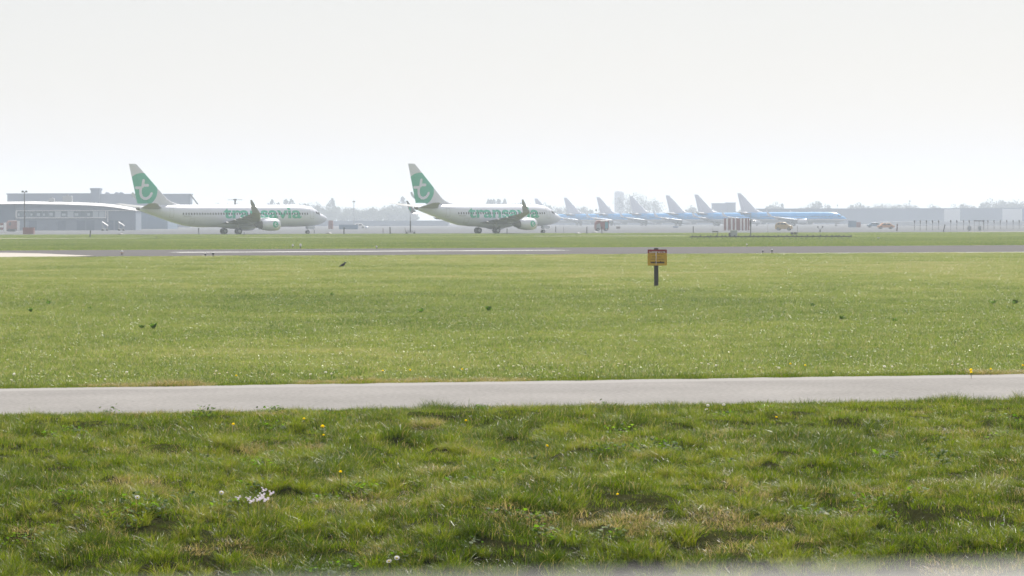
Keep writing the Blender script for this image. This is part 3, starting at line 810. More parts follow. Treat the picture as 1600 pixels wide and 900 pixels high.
def table(s):
    a = MB(); a.box((0, 0, 7.4 * s), (8.8 * s, .35, 1.6 * s), bev=.01); b = MB(); b.box((-3.6 * s, 0, 3.3 * s), (.5 * s, .08, 6.6 * s)); c = MB(); c.box((3.6 * s, 0, 3.3 * s), (1 * s, .08, 6.6 * s)); d = MB(); d.box((-4 * s, 0, 9.9 * s), (.5 * s, .04, 4 * s))
    return [('top', a, 'dark'), ('leg', b, 'dark'), ('leg', c, 'dark'), ('rod', d, 'steel')]
equip(1117.5, 369.2, 'instrument_stand', 'small dark two-legged stand with a rod left of the grey cabinet', 'stand', table)
def mast(s):
    a = MB(); a.tube([(0, 0, 0), (0, 0, 29 * s)], [.8 * s, .7 * s], 8); b = MB(); b.tube([(0, 0, 28.8 * s), (0, 0, 38 * s)], [.35 * s, .2 * s], 6)
    c = MB(); c.box((0, 0, 21 * s), (1.8 * s, .1, 9 * s)); d = MB(); d.box((0, 0, .5 * s), (3 * s, .3, 1 * s))
    return [('pole', a, 'dark'), ('rod', b, 'steel'), ('sleeve', c, 'dark'), ('foot', d, 'dark')]
equip(1173, 370.4, 'thin_mast', 'thin dark mast between the striped shelter and the yellow van', 'mast', mast)
def twobox(s):
    a = MB(); a.box((-2.6 * s, 0, 4 * s), (4.2 * s, .3, 3.4 * s), bev=.01); b = MB(); b.box((2.8 * s, 0, 4 * s), (4 * s, .3, 3.4 * s), bev=.01); c = MB(); c.box((0, 0, 1.2 * s), (1 * s, .1, 2.4 * s)); d = MB(); d.tube([(6.2 * s, 0, 0), (6.2 * s, 0, 16 * s)], .25 * s, 6)
    e = MB(); e.box((1.5 * s, 0, 2.2 * s), (10 * s, .08, .5 * s))
    return [('box', a, 'dark'), ('box', b, 'dark'), ('leg', c, 'steel'), ('rod', d, 'dark'), ('crossbar', e, 'steel')]
equip(1240, 368.6, 'twin_box_stand', 'pair of small dark boxes with a thin rod below the yellow van', 'stand', twobox)
def tlamp(s):
    a = MB(); a.tube([(0, 0, 0), (0, 0, 5 * s)], [.8 * s, .5 * s], 8); b = MB(); b.tube([(-3.4 * s, 0, 6.6 * s), (0, 0, 4.5 * s), (3.4 * s, 0, 6.6 * s)], .28 * s, 6)
    r = [('stem', a, 'dark'), ('arm', b, 'dark')]
    for q in (-3.6, 3.6):
        c = MB(); c.tube([(q * s, -.12, 8.3 * s), (q * s, .12, 7.7 * s)], [1.3 * s, .9 * s], 10); r.append(('lamp', c, 'dark'))
    c = MB(); c.box((0, 0, 1.9 * s), (2.6 * s, .15, 2.6 * s), bev=.02); r.append(('junction_box', c, 'dark'))
    return r
equip(1281.5, 363.0, 'forked_lamp', 'forked dark lamp with two heads right of the yellow van', 'lamp', tlamp)
def stub(s):
    a = MB(); a.box((0, 0, 2 * s), (4 * s, .3, 1.6 * s), bev=.01); b = MB(); b.box((0, 0, .7 * s), (.8 * s, .1, 1.4 * s)); return [('lamp', a, 'grey_box'), ('leg', b, 'dark')]
equip(1372.5, 373.6, 'ground_lamp', 'small grey ground lamp right of the low dark bar', 'lamp', stub)
for (px, py, lb) in ((188, 366.6, 'flat dark lump on the grass edge under the left airliner\'s tail'), (514, 365.4, 'dark ground lump right of the left airliner\'s nose wheel'),
                     (930, 364.0, 'flat dark lump beside the red and grey truck'), (903, 365.4, 'low dark lump left of the marker posts by the white nose')):
    def lump(s):
        a = MB(); n = 12
        rows = [[(math.cos(2 * math.pi * j / n) * r_ * 5 * s * (1 + .2 * math.sin(j * 3)), math.sin(2 * math.pi * j / n) * r_ * .5, z * s) for j in range(n)] for r_, z in ((1, 0), (.85, .9), (.5, 1.8), (.1, 2.1))]
        a.grid(rows, closed=True); b = MB(); b.box((0, 0, 2.0 * s), (1.2 * s, .1, .8 * s)); return [('cover', a, 'dark'), ('cap', b, 'dark')]
    equip(px, py, 'ground_cover', lb, 'cover', lump)

# marker posts
POSTS = [(140.5, 371.0, 10.5, 1.9, 1.0, 'dark', 'dark marker post on the grass before the left terminal windows'),
         (244.5, 373.8, 5.0, 1.0, 0, 'dark', 'short thin marker post below the left airliner\'s tail'),
         (310.5, 366.4, 10, 1.6, 0, 'dark', 'dark post seen under the left airliner\'s rear belly'),
         (381.5, 368.2, 5.5, 1.2, 0, 'dark', 'short post below the left airliner\'s engine exhaust'),
         (491, 364.8, 5.5, 1.1, 0, 'dark', 'short dark post just right of the left airliner\'s nose wheel'),
         (537.3, 366.4, 10.5, 1.8, .4, 'dark', 'dark marker post in front of the blue container between the airliners'),
         (609.8, 366.0, 10.5, 2.0, -.3, 'dark', 'dark marker post left of the wheeled mast'),
         (598.5, 364.6, 7.5, 1.0, 0, 'brown', 'thin brown post far left of the wheeled mast'),
         (792.3, 365.8, 8.5, 1.5, 0, 'dark', 'short dark post under the second airliner\'s engine'),
         (868.4, 363.6, 9, 1.3, 0, 'dark', 'thin dark post right below the second airliner\'s white nose'),
         (880.6, 363.0, 8, 1.0, 0, 'steel', 'grey thin post just right of the second airliner\'s nose'),
         (916.8, 365.6, 11, 1.6, .3, 'dark', 'dark marker post left of the red and grey truck'),
         (940.5, 365.8, 11, 1.3, -.3, 'dark', 'thin dark marker post in front of the red and grey truck'),
         (1083.2, 363.8, 9.5, 1.4, 0, 'dark', 'dark marker post left of the red and white striped shelter'),
         (1199.3, 360.8, 10, .9, 0, 'white_plain', 'thin white post between the thin mast and the yellow van'),
         (1474.0, 362.6, 11, 1.7, 2.4, 'dark', 'dark leaning post in front of the row of low lamps'),
         (1401.4, 361.4, 11, 2.2, .6, 'brown', 'wide brown post left of the row of low lamps')]
for px, py, hp, wp, lean, m, lb in POSTS:
    def pst(s, hp=hp, wp=wp, lean=lean, m=m):
        a = MB(); a.tube([(0, 0, 0), (lean * .5 * s, 0, hp * .5 * s), (lean * s, 0, hp * s)], [wp * s * .5, wp * s * .45, wp * s * .42], 8)
        b = MB(); b.tube([(lean * s, 0, hp * s), (lean * s * 1.05, 0, hp * s * 1.06)], [wp * s * .55, wp * s * .4], 8)
        return [('shaft', a, m), ('cap', b, m)]
    equip(px, py, 'marker_post', lb, 'post', pst, group='marker posts along the far grass edge')

# wheeled mast
def wmast(s):
    a = MB(); a.tube([(0, 0, 3 * s), (0, 0, 20 * s)], [1.1 * s, .8 * s], 8); b = MB(); b.tube([(0, 0, 20 * s), (-.4 * s, 0, 33 * s)], [.5 * s, .2 * s], 6)
    c = MB(); c.box((0, 0, 2.6 * s), (14 * s, 1.0, .7 * s)); c.box((0, 0, 4.6 * s), (14 * s, .06, .5 * s))
    for q in (-7, -3, 3, 7): c.box((q * s, 0, 3.5 * s), (.5 * s, .06, 2.6 * s))
    r = [('column', a, 'dark'), ('aerial', b, 'dark'), ('frame', c, 'dark')]
    for q in (-6, 6):
        for y in (-.5, .5):
            d = MB(); d.tube([(q * s, y - .06, 1.4 * s), (q * s, y + .06, 1.4 * s)], 1.4 * s, 12); r.append(('wheel', d, 'rubber'))
    e = MB(); e.tube([(-8 * s, 0, 2 * s), (-8.2 * s, 0, 9.5 * s)], .5 * s, 6); r.append(('stand_post', e, 'steel'))
    return r
equip(641.3, 365.4, 'wheeled_mast', 'dark mast on a low wheeled frame behind the second airliner\'s tail', 'mast', wmast)

# row of low lamps on poles at the right
pole_px = [1429, 1438, 1447.5, 1457, 1466.5, 1485.5, 1495, 1505.5, 1514.5, 1536.5, 1543.5, 1553.2, 1563, 1573, 1583, 1592.5]
pm = hm = None
for i, px in enumerate(pole_px):
    D = 690 + 6 * i; x = gx(px, D); zt = gz(px, 345.2, D)
    o = empty('low_lamp', (x, D, 0))
    if pm is None:
        mb = MB(); mb.tube([(0, 0, 0), (0, 0, zt)], .045, 8); mb.box((0, 0, .03), (.3, .3, .06)); pm = mb.mesh('pole'); pm.materials.append(M['dark'])
        mb = MB(); mb.tube([(0, -.12, zt - .35), (0, 0, zt - .1), (0, .14, zt + .12)], [.08, .17, .10], 10); mb.box((.05, 0, zt - .45), (.1, .1, .25)); hm = mb.mesh('lamp_head'); hm.materials.append(M['dark'])
    obj('pole', pm, None, o); obj('lamp_head', hm, None, o)
    ORD = ['first', 'second', 'third', 'fourth', 'fifth', 'sixth', 'seventh', 'eighth']
    lb = (ORD[i] + ' low dark pole lamp from the left in the row at the right') if i < 8 else (ORD[15 - i] + ' low dark pole lamp from the right picture edge')
    tag(o, lb, 'lamp', 'low pole lamps at the right')
def junction(s):
    a = MB(); a.box((0, 0, 4.5 * s), (5.2 * s, .5, 6.5 * s), bev=.03); b = MB(); b.box((0, 0, .7 * s), (1.5 * s, .3, 1.4 * s)); c = MB(); c.box((0, -.27, 4.6 * s), (4 * s, .03, 5 * s)); return [('box', a, 'steel'), ('foot', b, 'dark'), ('door', c, 'grey_box')]
equip(1514.5, 361.0, 'junction_box', 'left of two grey boxes among the low lamps', 'box', junction)
equip(1530.5, 360.8, 'junction_box', 'right of two grey boxes among the low lamps', 'box', junction)
def gantry(s):
    a = MB(); a.box((0, 0, 16 * s), (17 * s, .15, 1.4 * s)); r = [('bar', a, 'dark')]
    for q in (-7.5, 0, 7.5):
        b = MB(); b.box((q * s, .1, 8 * s), (.7 * s, .1, 16 * s)); r.append(('leg', b, 'steel'))
    return r
equip(1530, 361.0, 'height_gantry', 'dark horizontal bar on three thin legs among the low lamps', 'gantry', gantry)

# ------------------------------------------------------------------ striped shelter, van, truck and other machines on the apron
SD_ = 715; s = SD_ / FPX
sx = gx(1151, SD_); zt = gz(1151, 341.5, SD_)
sh_ = empty('striped_shelter', (sx, SD_, 0.03)); tag(sh_, 'red and white striped equipment shelter with upright panels', 'shelter')
mb = MB(); mb.box((0, .95, zt / 2), (40 * s - .1, 1.8, zt - .08)); obj('body', mb, M['white_plain'], sh_)
edges = [1131, 1134.6, 1137.5, 1142, 1144.6, 1148.2, 1150.4, 1156.4, 1159, 1161.4, 1164.2, 1167.2, 1168.4, 1171.2]
for i, (e0, e1) in enumerate(zip(edges[:-1], edges[1:])):
    mb = MB(); wd = (e1 - e0) * s; mb.box(((e0 + e1 - 2302) / 2 * s, -.02 - .015 * (i % 2), zt / 2), (wd - .02, .07, zt), bev=.012)
    obj('panel', mb, M['red'] if i % 2 == 0 else M['white_plain'], sh_)
mb = MB(); mb.box((0, .95, zt + .03), (40.8 * s, 2.0, .1)); obj('roof', mb, M['grey_box'], sh_)

def vehicle(name, px, D, length, height, width, profile, body_m, label, cat, windows, rz=0, wheel_r=.33, extra=None):
    """profile: outline in x,z (0..1 of length, height) of the body side"""
    o = empty(name, (gx(px, D), D, .03), rz)
    pr = [((x - .5) * length, wheel_r * .7 + z * (height - wheel_r * .7)) for x, z in profile]
    mb = MB(); n = len(pr); hw = width / 2
    rows = [[(x * .97, -hw + .0, z) for x, z in pr]]
    sec = [(-hw, .94), (-hw + .12, 1.0), (hw - .12, 1.0), (hw, .94)]
    zc = sum(z for _, z in pr) / n
    rows = [[(x * k, y, zc + (z - zc) * (k if z > zc else 1)) for x, z in pr] for y, k in sec]
    mb.grid(rows, closed=True, smooth=False); mb.add(rows[0], [tuple(range(n))]); mb.add(rows[-1], [tuple(range(n))])
    obj('body', mb, M[body_m], o)
    for nm, poly, m in windows:
        for sd in (-1, 1):
            mb = MB(); q = [((x - .5) * length * .94, wheel_r * .7 + z * (height - wheel_r * .7)) for x, z in poly]
            mb.prism([(x, z) for x, z in q], sd * hw - .015, sd * hw + .015); obj(nm, mb, M[m], o)
    for x in (.18, .80):
        for sd in (-1, 1):
            mb = MB(); mb.tube([((x - .5) * length, sd * (hw - .2), wheel_r), ((x - .5) * length, sd * (hw + .02), wheel_r)], wheel_r, 16); w_ = obj('wheel', mb, M['rubber'], o)
            mb = MB(); mb.tube([((x - .5) * length, sd * (hw - .1), wheel_r), ((x - .5) * length, sd * (hw + .035), wheel_r)], wheel_r * .55, 12); obj('rim', mb, M['steel'], w_)
    if extra: extra(o)
    return tag(o, label, cat)
vprof = [(0, .05), (0, .62), (.07, .84), (.25, .98), (.5, 1.0), (.60, .93), (.80, .60), (.98, .48), (1.0, .30), (.99, .05)]
def vx(o):
    mb = MB(); L, Hh, wr = 3.75, 1.85, .33
    q = lambda x, z: ((x - .5) * L + .03, wr * .7 + z * (Hh - wr * .7) + .03)
    (x0_, z0_), (x1_, z1_) = q(.61, .90), q(.80, .62)
    mb.add([(x0_, -.68, z0_), (x0_, .68, z0_), (x1_, .74, z1_), (x1_, -.74, z1_)], [(0, 1, 2, 3)]); obj('windscreen', mb, M['glass_dark'], o)
    for sd in (-1, 1):
        mb = MB(); mb.box((1.84, sd * .6, .75), (.08, .28, .16), bev=.03); obj('headlight', mb, M['frame_white'], o)
vehicle('yellow_van', 1225, 705, 3.75, 1.85, 1.75, vprof, 'yellow', 'dull yellow van driving on the apron right of the striped shelter', 'van',
        [('side_window', [(.30, .66), (.31, .90), (.56, .90), (.70, .66)], 'glass_dark'), ('side_window', [(.08, .66), (.12, .84), (.27, .90), (.27, .66)], 'glass_dark')], rz=R(-12), extra=vx)
tprof = [(0, .05), (0, .70), (.10, .95), (.25, 1.0), (1.0, 1.0), (1.0, .05)]
def tx_(o):
    mb = MB(); mb.box((.95, -1.02, 1.25), (.7, .04, 1.4)); obj('door', mb, M['teal'], o)
    mb = MB(); mb.box((.4, -1.0, 2.2), (1.6, .1, .2)); obj('light_bar', mb, M['white_plain'], o)
vehicle('service_truck', 940, 700, 2.95, 2.35, 1.95, tprof, 'red', 'red and grey service truck with teal door behind a marker post', 'truck',
        [('side_panel', [(.02, .10), (.03, .55), (.30, .70), (.42, .10)], 'grey_box')], rz=R(8), extra=tx_)
for px, D, lg, hg, wd, bm_, lb in ((18, 800, 2.4, 2.6, 2.2, 'red', 'red truck at the far left in front of the dark wall section'),):
    vehicle('apron_truck', px, D, lg, hg, wd, tprof, bm_, lb, 'truck', [('side_window', [(.08, .5), (.14, .85), (.35, .85), (.35, .5)], 'glass_dark')], rz=R(20))
cprof = [(0, .1), (.01, .5), (.15, .58), (.30, 1.0), (.72, 1.0), (.88, .58), (1, .5), (1, .1)]
for px, D, lg, bm_, lb in ((1384, 800, 4.2, 'orange', 'orange car far off before the long building'), (398.5, 900, 4.2, 'white_plain', 'white car glimpsed under the left airliner\'s engine'),
                           (560, 980, 4.3, 'white_plain', 'white car between the two airliners beside the blue container'), (1366, 960, 4.3, 'blue_box', 'blue-grey car far off left of the orange car')):
    vehicle('parked_car', px, D, lg, 1.5, 1.75, cprof, bm_, lb, 'car', [('side_window', [(.20, .60), (.32, .92), (.50, .92), (.50, .60)], 'glass_dark'), ('side_window', [(.53, .60), (.53, .92), (.70, .92), (.82, .60)], 'glass_dark')], rz=R(5))

def crate(name, x0, x1, ytop, D, m, label, cat, depth=2.4, ribs=6, z0=.03, lid=None):
    xa, xb = gx(x0, D), gx(x1, D); zt = gz((x0 + x1) / 2, ytop, D); wd = xb - xa
    o = empty(name, ((xa + xb) / 2, D, z0))
    mb = MB(); mb.box((0, depth / 2, zt / 2), (wd, depth, zt), bev=.03); obj('body', mb, M[m], o)
    for i in range(ribs):
        mb = MB(); mb.box((-wd / 2 + wd * (i + .5) / ribs, -.02, zt / 2), (wd / ribs * .45, .05, zt * .88)); obj('rib', mb, M[m], o)
    mb = MB(); mb.box((0, depth / 2, zt + .03), (wd * 1.02, depth * 1.02, .08)); obj('lid', mb, M[lid or m], o)
    return tag(o, label, cat)
crate('red_skip', 35.5, 52.3, 356.2, 600, 'red', 'dark red waste skip on the grass edge at the foot of the floodlight mast', 'skip', 1.5, 5)
crate('freight_container', 529.5, 559, 351.5, 900, 'blue_box', 'blue-grey freight container between the two airliners', 'container', 2.4, 9)
crate('freight_container', 513, 520, 345.0, 950, 'red', 'tall faded pink-red box by the left airliner\'s nose', 'container', 2.4, 2)
crate('freight_container', 1326, 1338, 345.5, 980, 'blue_box', 'dark upright box right of the blue airliner\'s nose', 'container', 2.4, 4)
crate('freight_container', 1338.5, 1345, 347.5, 985, 'red', 'faded red narrow box beside the dark upright box', 'container', 2.4, 2)
crate('freight_container', 1052, 1060, 354.0, 1000, 'blue_box', 'small blue-grey box below the third blue airliner', 'container', 2.4, 3)
crate('freight_container', 963, 969, 354.5, 900, 'brown', 'small brown box right of the red and grey truck', 'container', 2, 2)
crate('freight_container', 12, 23, 358.5, 760, 'dark', 'low dark box below the red truck at far left', 'container', 2, 3)
# round tank
D = 900; o = empty('round_tank', (gx(573, D), D, .03)); tag(o, 'small round blue-grey tank standing right of the blue container', 'tank')
zt = gz(573, 354, D); mb = MB(); rows = [[(r_ * math.cos(2 * math.pi * j / 16), r_ * math.sin(2 * math.pi * j / 16), z) for j in range(16)] for r_, z in ((.4, 0.4), (.5, .6), (.5, zt - .2), (.3, zt), (.05, zt + .05))]
mb.grid(rows, closed=True); obj('shell', mb, M['blue_box'], o)
for q in range(3):
    mb = MB(); a = 2.1 * q; mb.tube([(.35 * math.cos(a), .35 * math.sin(a), 0), (.35 * math.cos(a), .35 * math.sin(a), .6)], .05, 6); obj('leg', mb, M['dark'], o)
# red and white cones by the left wall
for px, lb in ((2.5, 'red and white upright barrier at the left edge of the picture'),):
    D = 720; zt = gz(px, 348.5, D); o = empty('traffic_barrier', (gx(px, D), D, .03)); tag(o, lb, 'barrier')
    for i in range(4):
        mb = MB(); mb.box((0, 0, zt * (i + .5) / 4), (.7, .3, zt / 4 - .01), bev=.02); obj('band', mb, M['red'] if i % 2 else M['white_plain'], o)
    mb = MB(); mb.box((.75, 0, zt * .52), (.5, .3, zt * 1.04), bev=.05); obj('white_panel', mb, M['white_plain'], o)
# stair trucks with white hoods in front of the terminal
for px, D, lb in ((164.5, 800, 'left white passenger stair in front of the terminal windows'), (190, 800, 'right white passenger stair in front of the terminal windows')):
    o = empty('passenger_stair', (gx(px, D), D, .03), R(0)); tag(o, lb, 'stair')
    s = D / FPX; zt = gz(px, 347.5, D)
    mb = MB(); mb.prism([(-5 * s, zt), (-4.6 * s, zt + .2), (4 * s, zt - .75), (4 * s, zt - .95)], -.8, .8); obj('canopy', mb, M['white_plain'], o)
    mb = MB(); mb.prism([(-5 * s, zt - 1.7), (-4.6 * s, zt - 1.5), (4 * s, .35), (4 * s, .12)], -.7, .7); obj('stairway', mb, M['steel'], o)
    for q in (-4, 3):
        for y in (-.75, .75):
            mb = MB(); mb.box((q * s, y, (zt - (q + 4) * .1) / 2), (.09, .07, zt - (q + 4) * .1)); obj('leg', mb, M['steel'], o)
            mb = MB(); mb.tube([(q * s, y - .1, .25), (q * s, y + .1, .25)], .25, 12); obj('wheel', mb, M['rubber'], o)

# ------------------------------------------------------------------ floodlight and other masts
def tall_mast(name, px, ytop, D, label, cat, r0=.12, heads=1, m='steel'):
    x = gx(px, D); zt = gz(px, ytop, D); o = empty(name, (x, D, 0.03)); tag(o, label, cat)
    mb = MB(); mb.tube([(0, 0, 0), (0, 0, zt * .5), (0, 0, zt)], [r0, r0 * .8, r0 * .55], 10); obj('pole', mb, M[m], o)
    if heads:
        mb = MB(); mb.box((0, 0, zt), (1.3, .12, .12)); obj('crossarm', mb, M[m], o)
        for q in (-.35, .4):
            mb = MB(); mb.box((q, -.1, zt + .18), (.45, .4, .32), bev=.04); obj('floodlight', mb, M['dark'], o)
    else:
        mb = MB(); mb.tube([(0, 0, zt), (0, 0, zt + .6)], [r0 * .4, r0 * .1], 6); mb.box((0, 0, zt - .3), (r0 * 5, r0 * 2, .5)); obj('tip', mb, M['dark'], o)
    return o
tall_mast('floodlight_mast', 38.4, 300.5, 690, 'tall floodlight mast above the red skip at the left', 'mast', .16, m='dark')
tall_mast('aerial_mast', 553, 314, 1300, 'slender aerial mast rising among the trees between the airliners', 'mast', .22, 0)
tall_mast('aerial_mast', 1421.5, 313.5, 1900, 'thin aerial mast above the trees over the right building', 'mast', .25, 0)
tall_mast('aerial_mast', 1308.5, 320.0, 1700, 'faint thin mast above the blue airliner\'s nose', 'mast', .12, 0)
tall_mast('aerial_mast', 931.5, 327.0, 950, 'thin lamp mast left of the pale tower', 'mast', .08, 0)
# radar turning above the left airliner
D = 1000; x = gx(367.5, D); zt = gz(367.5, 312.8, D); o = empty('radar_mast', (x, D, .03)); tag(o, 'radar aerial with wide bar showing above the left airliner\'s roof', 'radar')
mb = MB(); mb.tube([(0, 0, 0), (0, 0, zt)], [.5, .25], 10); obj('mast', mb, M['dark'], o)
mb = MB(); mb.box((0, 0, zt + .15), (1.1, .6, .45), bev=.08); obj('hub', mb, M['dark'], o)
mb = MB(); mb.box((0, 0, zt + .1), (4.6, .25, .16)); obj('bar', mb, M['steel'], o)

# ------------------------------------------------------------------ buildings
def building(name, x0, x1, ytop, D, depth, m, label, cat='building', roof_m=None, roof_h=.5, panel_w=None, group=None):
    xa, xb = gx(x0, D), gx(x1, D); zt = gz((x0 + x1) / 2, ytop, D); wd = xb - xa
    o = empty(name, ((xa + xb) / 2, D, 0)); tag(o, label, cat, group)
    mb = MB(); mb.box((0, depth / 2, (zt - roof_h) / 2), (wd, depth, zt - roof_h)); obj('wall', mb, M[m], o)
    mb = MB(); mb.box((0, depth / 2, zt - roof_h / 2), (wd + .6, depth + .6, roof_h)); obj('roof', mb, M[roof_m or m], o)
    if panel_w:
        n = max(1, int(wd / panel_w)); pm_ = None
        for i in range(n):
            if pm_ is None:
                mb = MB(); mb.box((0, -.06, (zt - roof_h) * .52), (wd / n - .25, .1, (zt - roof_h) * .9)); pm_ = mb.mesh('panel'); pm_.materials.append(M[m])
            obj('panel', pm_, None, o, loc=(-wd / 2 + wd * (i + .5) / n, 0, 0))
    return o, wd, zt
# far hangar at the left with stair tower and braced end
o, wd, zt = building('aircraft_hangar', 11.5, 142, 302, 1300, 10, 'hangar_far', 'blue-grey half of the big hangar left of its roof tower', panel_w=8)
o, wd, zt = building('aircraft_hangar', 155.5, 297, 302.8, 1300, 10, 'hangar_pale', 'paler half of the big hangar behind the left airliner\'s tail', panel_w=8)
x1b = gx(297, 1300) - o.location.x
mb = MB(); mb.tube([(x1b + .2, -.3, zt - .3), (x1b + 3.4, -.3, zt - 4.6)], .28, 8); obj('brace', mb, M['dark'], o)
mb = MB(); mb.box((x1b - .2, -.25, (zt) / 2), (.8, .4, zt * .98)); obj('end_post', mb, M['hangar_far'], o)
o, wd, zt = building('hangar_tower', 142, 155, 293.8, 1298, 8, 'hangar_far', 'stair tower standing above the middle of the big hangar roof', 'tower', roof_h=.9)
for px, lb in ((190, 'small dome vent on the right half of the hangar roof'), (183, 'low vent left of the dome vent on the hangar roof'), (168, 'low vent beside the hangar tower'),):
    D = 1310; z = gz(px, 302.8, D); v = empty('roof_vent', (gx(px, D), D, z)); tag(v, lb, 'vent')
    mb = MB(); rows = [[(r_ * math.cos(2 * math.pi * j / 12), r_ * math.sin(2 * math.pi * j / 12), q) for j in range(12)] for r_, q in ((.9, 0), (.85, .4), (.5, .7), (.05, .8))]; mb.grid(rows, closed=True); obj('hood', mb, M['hangar_pale'], v)
    mb = MB(); mb.box((0, 0, .1), (2.0, 2.0, .2)); obj('curb', mb, M['hangar_far'], v)

# long terminal with white curved roof in front
D = 860; s = D / FPX
xa, xb = gx(-260, D), gx(213, D)
term = empty('terminal_building', (xa, D, 0)); tag(term, 'long low terminal with white curving roof and window band at the left', 'building')
X = lambda px: gx(px, D) - xa
Zt = lambda px, py: gz(px, py, D)
roof = [(-260, 315.0), (0, 315.0), (40, 314.6), (100, 315.6), (140, 317.0), (165, 319.0), (185, 322.0), (200, 325.0), (213, 327.5)]
mb = MB()
top = [(X(p), Zt(p, y)) for p, y in roof]; bot = [(X(p), Zt(p, y + (4.0 if p < 150 else 4.0 - (p - 150) * .035))) for p, y in roof]
rows = []
for y in (-1.2, 14):
    up = bot if y < 0 else top
    rows.append([(a, y, b + .06) for a, b in up] + [(a, y, b - .05) for a, b in bot[::-1]])
mb.grid(rows, closed=True, smooth=False); n = len(rows[0])
for k in range(len(top) - 1):
    for r_ in rows: mb.add([r_[k], r_[k + 1], r_[n - 2 - k], r_[n - 1 - k]], [(0, 1, 2, 3)])
obj('roof', mb, M['roof_white'], term)
for p0, p1, m, off in ((-260, 24, 'wall_blue', -.3), (24.3, 212, 'hangar_pale', 0)):
    mb = MB(); poly = [(X(p0), 0), (X(p1), 0)] + [(X(p), Zt(p, y + 4.05 - max(0, (p - 150) * .035))) for p, y in ([(p1, np.interp(p1, [q[0] for q in roof], [q[1] for q in roof]))] + [q for q in roof[::-1] if p0 < q[0] < p1] + [(p0, np.interp(p0, [q[0] for q in roof], [q[1] for q in roof]))])]
    mb.prism([(a_, b_ - (.12 if b_ > .1 else 0)) for a_, b_ in poly], off, 13); obj('wall', mb, M[m], term)
def hbar(px0, px1, py0, py1, y, th, m, nm, par=term):
    mb = MB(); xa_, xb_ = X(px0), X(px1); za, zb = Zt(px0, py1), Zt(px0, py0)
    mb.box(((xa_ + xb_) / 2, y, (za + zb) / 2), (xb_ - xa_, th, zb - za)); return obj(nm, mb, M[m], par)
hbar(25, 212, 328.6, 329.9, -.2, .4, 'frame_white', 'window_frame')
hbar(25, 166, 339.6, 341.2, -.25, .5, 'frame_white', 'window_frame')
hbar(24.6, 26.6, 330, 339.5, -.2, .3, 'frame_white', 'window_frame')
hbar(164.8, 166.2, 330, 339.5, -.2, .3, 'frame_white', 'window_frame')
hbar(168, 169.4, 330, 347, -.2, .3, 'frame_white', 'window_frame')
rr = random.Random(3)
for i in range(14):
    a = 27 + i * 9.8
    hbar(a + .5, a + 9.3, 330.2, 339.3, -.05, .16, rr.choice(['pane', 'pane', 'pane_light']), 'window_pane')
    if rr.random() < .75: hbar(a + 1.2, a + rr.uniform(3, 8.5), 333 + rr.uniform(-.5, .5), 337.2, -.14, .02, 'pane_light', 'window_blind')
for i in range(12):
    a = 30 + i * 15
    hbar(a, a + 12.5, 344.5, 361.5, -.04, .1, rr.choice(['hangar_far', 'wall_blue', 'hangar_pale']), 'door_panel')
hbar(25.5, 31, 345, 362, -.1, .1, 'frame_white', 'door_frame')
# low blue hall seen under the airliner's tail
building('blue_hall', 198, 262, 329.5, 1000, 30, 'blue_box', 'blue hall below the left airliner\'s tail', panel_w=5)
building('long_warehouse', 262, 700, 345, 1500, 40, 'hangar_pale', 'long low pale warehouse behind both white airliners', panel_w=12)
# plants on the terminal roof
for px, hh, lb in ((76, 1.0, 'small box on the white terminal roof, left one'), (101, 1.7, 'larger box unit on the white terminal roof')):
    z = Zt(px, 315.6); v = empty('roof_unit', (gx(px, D), D + 6, z)); tag(v, lb, 'roof unit')
    mb = MB(); mb.box((0, 0, hh / 2), (hh * 1.5, 1.5, hh), bev=.08); obj('casing', mb, M['grey_box'], v)
    mb = MB(); mb.tube([(0, 0, hh), (0, 0, hh + .35)], [.35, .3], 10); obj('fan_stack', mb, M['steel'], v)
# long building at the right
o, wd, zt = building('long_building', 1176, 1790, 325.2, 1750, 60, 'wall_blue', 'very long flat blue-grey building filling the right background', panel_w=14)
for x0, x1 in ((1475, 1500), (1566, 1597)):
    D = 1750; xa_, xb_ = gx(x0, D) - o.location.x, gx(x1, D) - o.location.x
    mb = MB(); mb.box(((xa_ + xb_) / 2, -.25, zt * .48), (xb_ - xa_, .3, zt * .93)); q = obj('pale_panel', mb, M['silo'], o)
o, wd, zt = building('low_shed', 1384, 1800, 345.5, 1250, 25, 'silo', 'low pale shed in front of the long blue-grey building', panel_w=10)
building('box_building', 1115, 1136, 317.4, 1950, 20, 'hangar_far', 'lower left block of the flat-roofed building between two blue tails', panel_w=6)
building('box_building', 1136.3, 1149.5, 316.3, 1955, 20, 'hangar_far', 'slightly taller right block of the flat-roofed building between two blue tails', panel_w=6)
building('far_shed', 830, 1120, 346, 1700, 30, 'hangar_pale', 'long low pale shed behind the row of blue airliners', panel_w=10)
# pale tower with rounded top
D = 2450; x = gx(967.5, D); zt = gz(967.5, 300, D); rw_ = 7.4 * D / FPX
o = empty('pale_tower', (x, D, 0)); tag(o, 'pale round-topped tower beside the bare trees', 'tower')
mb = MB(); rows = [[(r_ * rw_ * math.cos(2 * math.pi * j / 24), r_ * rw_ * math.sin(2 * math.pi * j / 24), z) for j in range(24)] for r_, z in ((1, 0), (1, zt - 1.0))]
mb.grid(rows, closed=True); obj('shaft', mb, M['silo'], o)
mb = MB(); rows = [[(r_ * rw_ * math.cos(2 * math.pi * j / 24), r_ * rw_ * math.sin(2 * math.pi * j / 24), zt - 1 + z) for j in range(24)] for r_, z in ((1.03, 0), (1.0, .6), (.8, 1.6), (.5, 2.3), (.05, 2.7))]
mb.grid(rows, closed=True); obj('dome', mb, M['silo'], o)
for i in range(3):
    mb = MB(); mb.box((0, -rw_ - .05, zt * (.3 + .2 * i)), (1.2, .3, 2)); obj('window', mb, M['pane'], o)

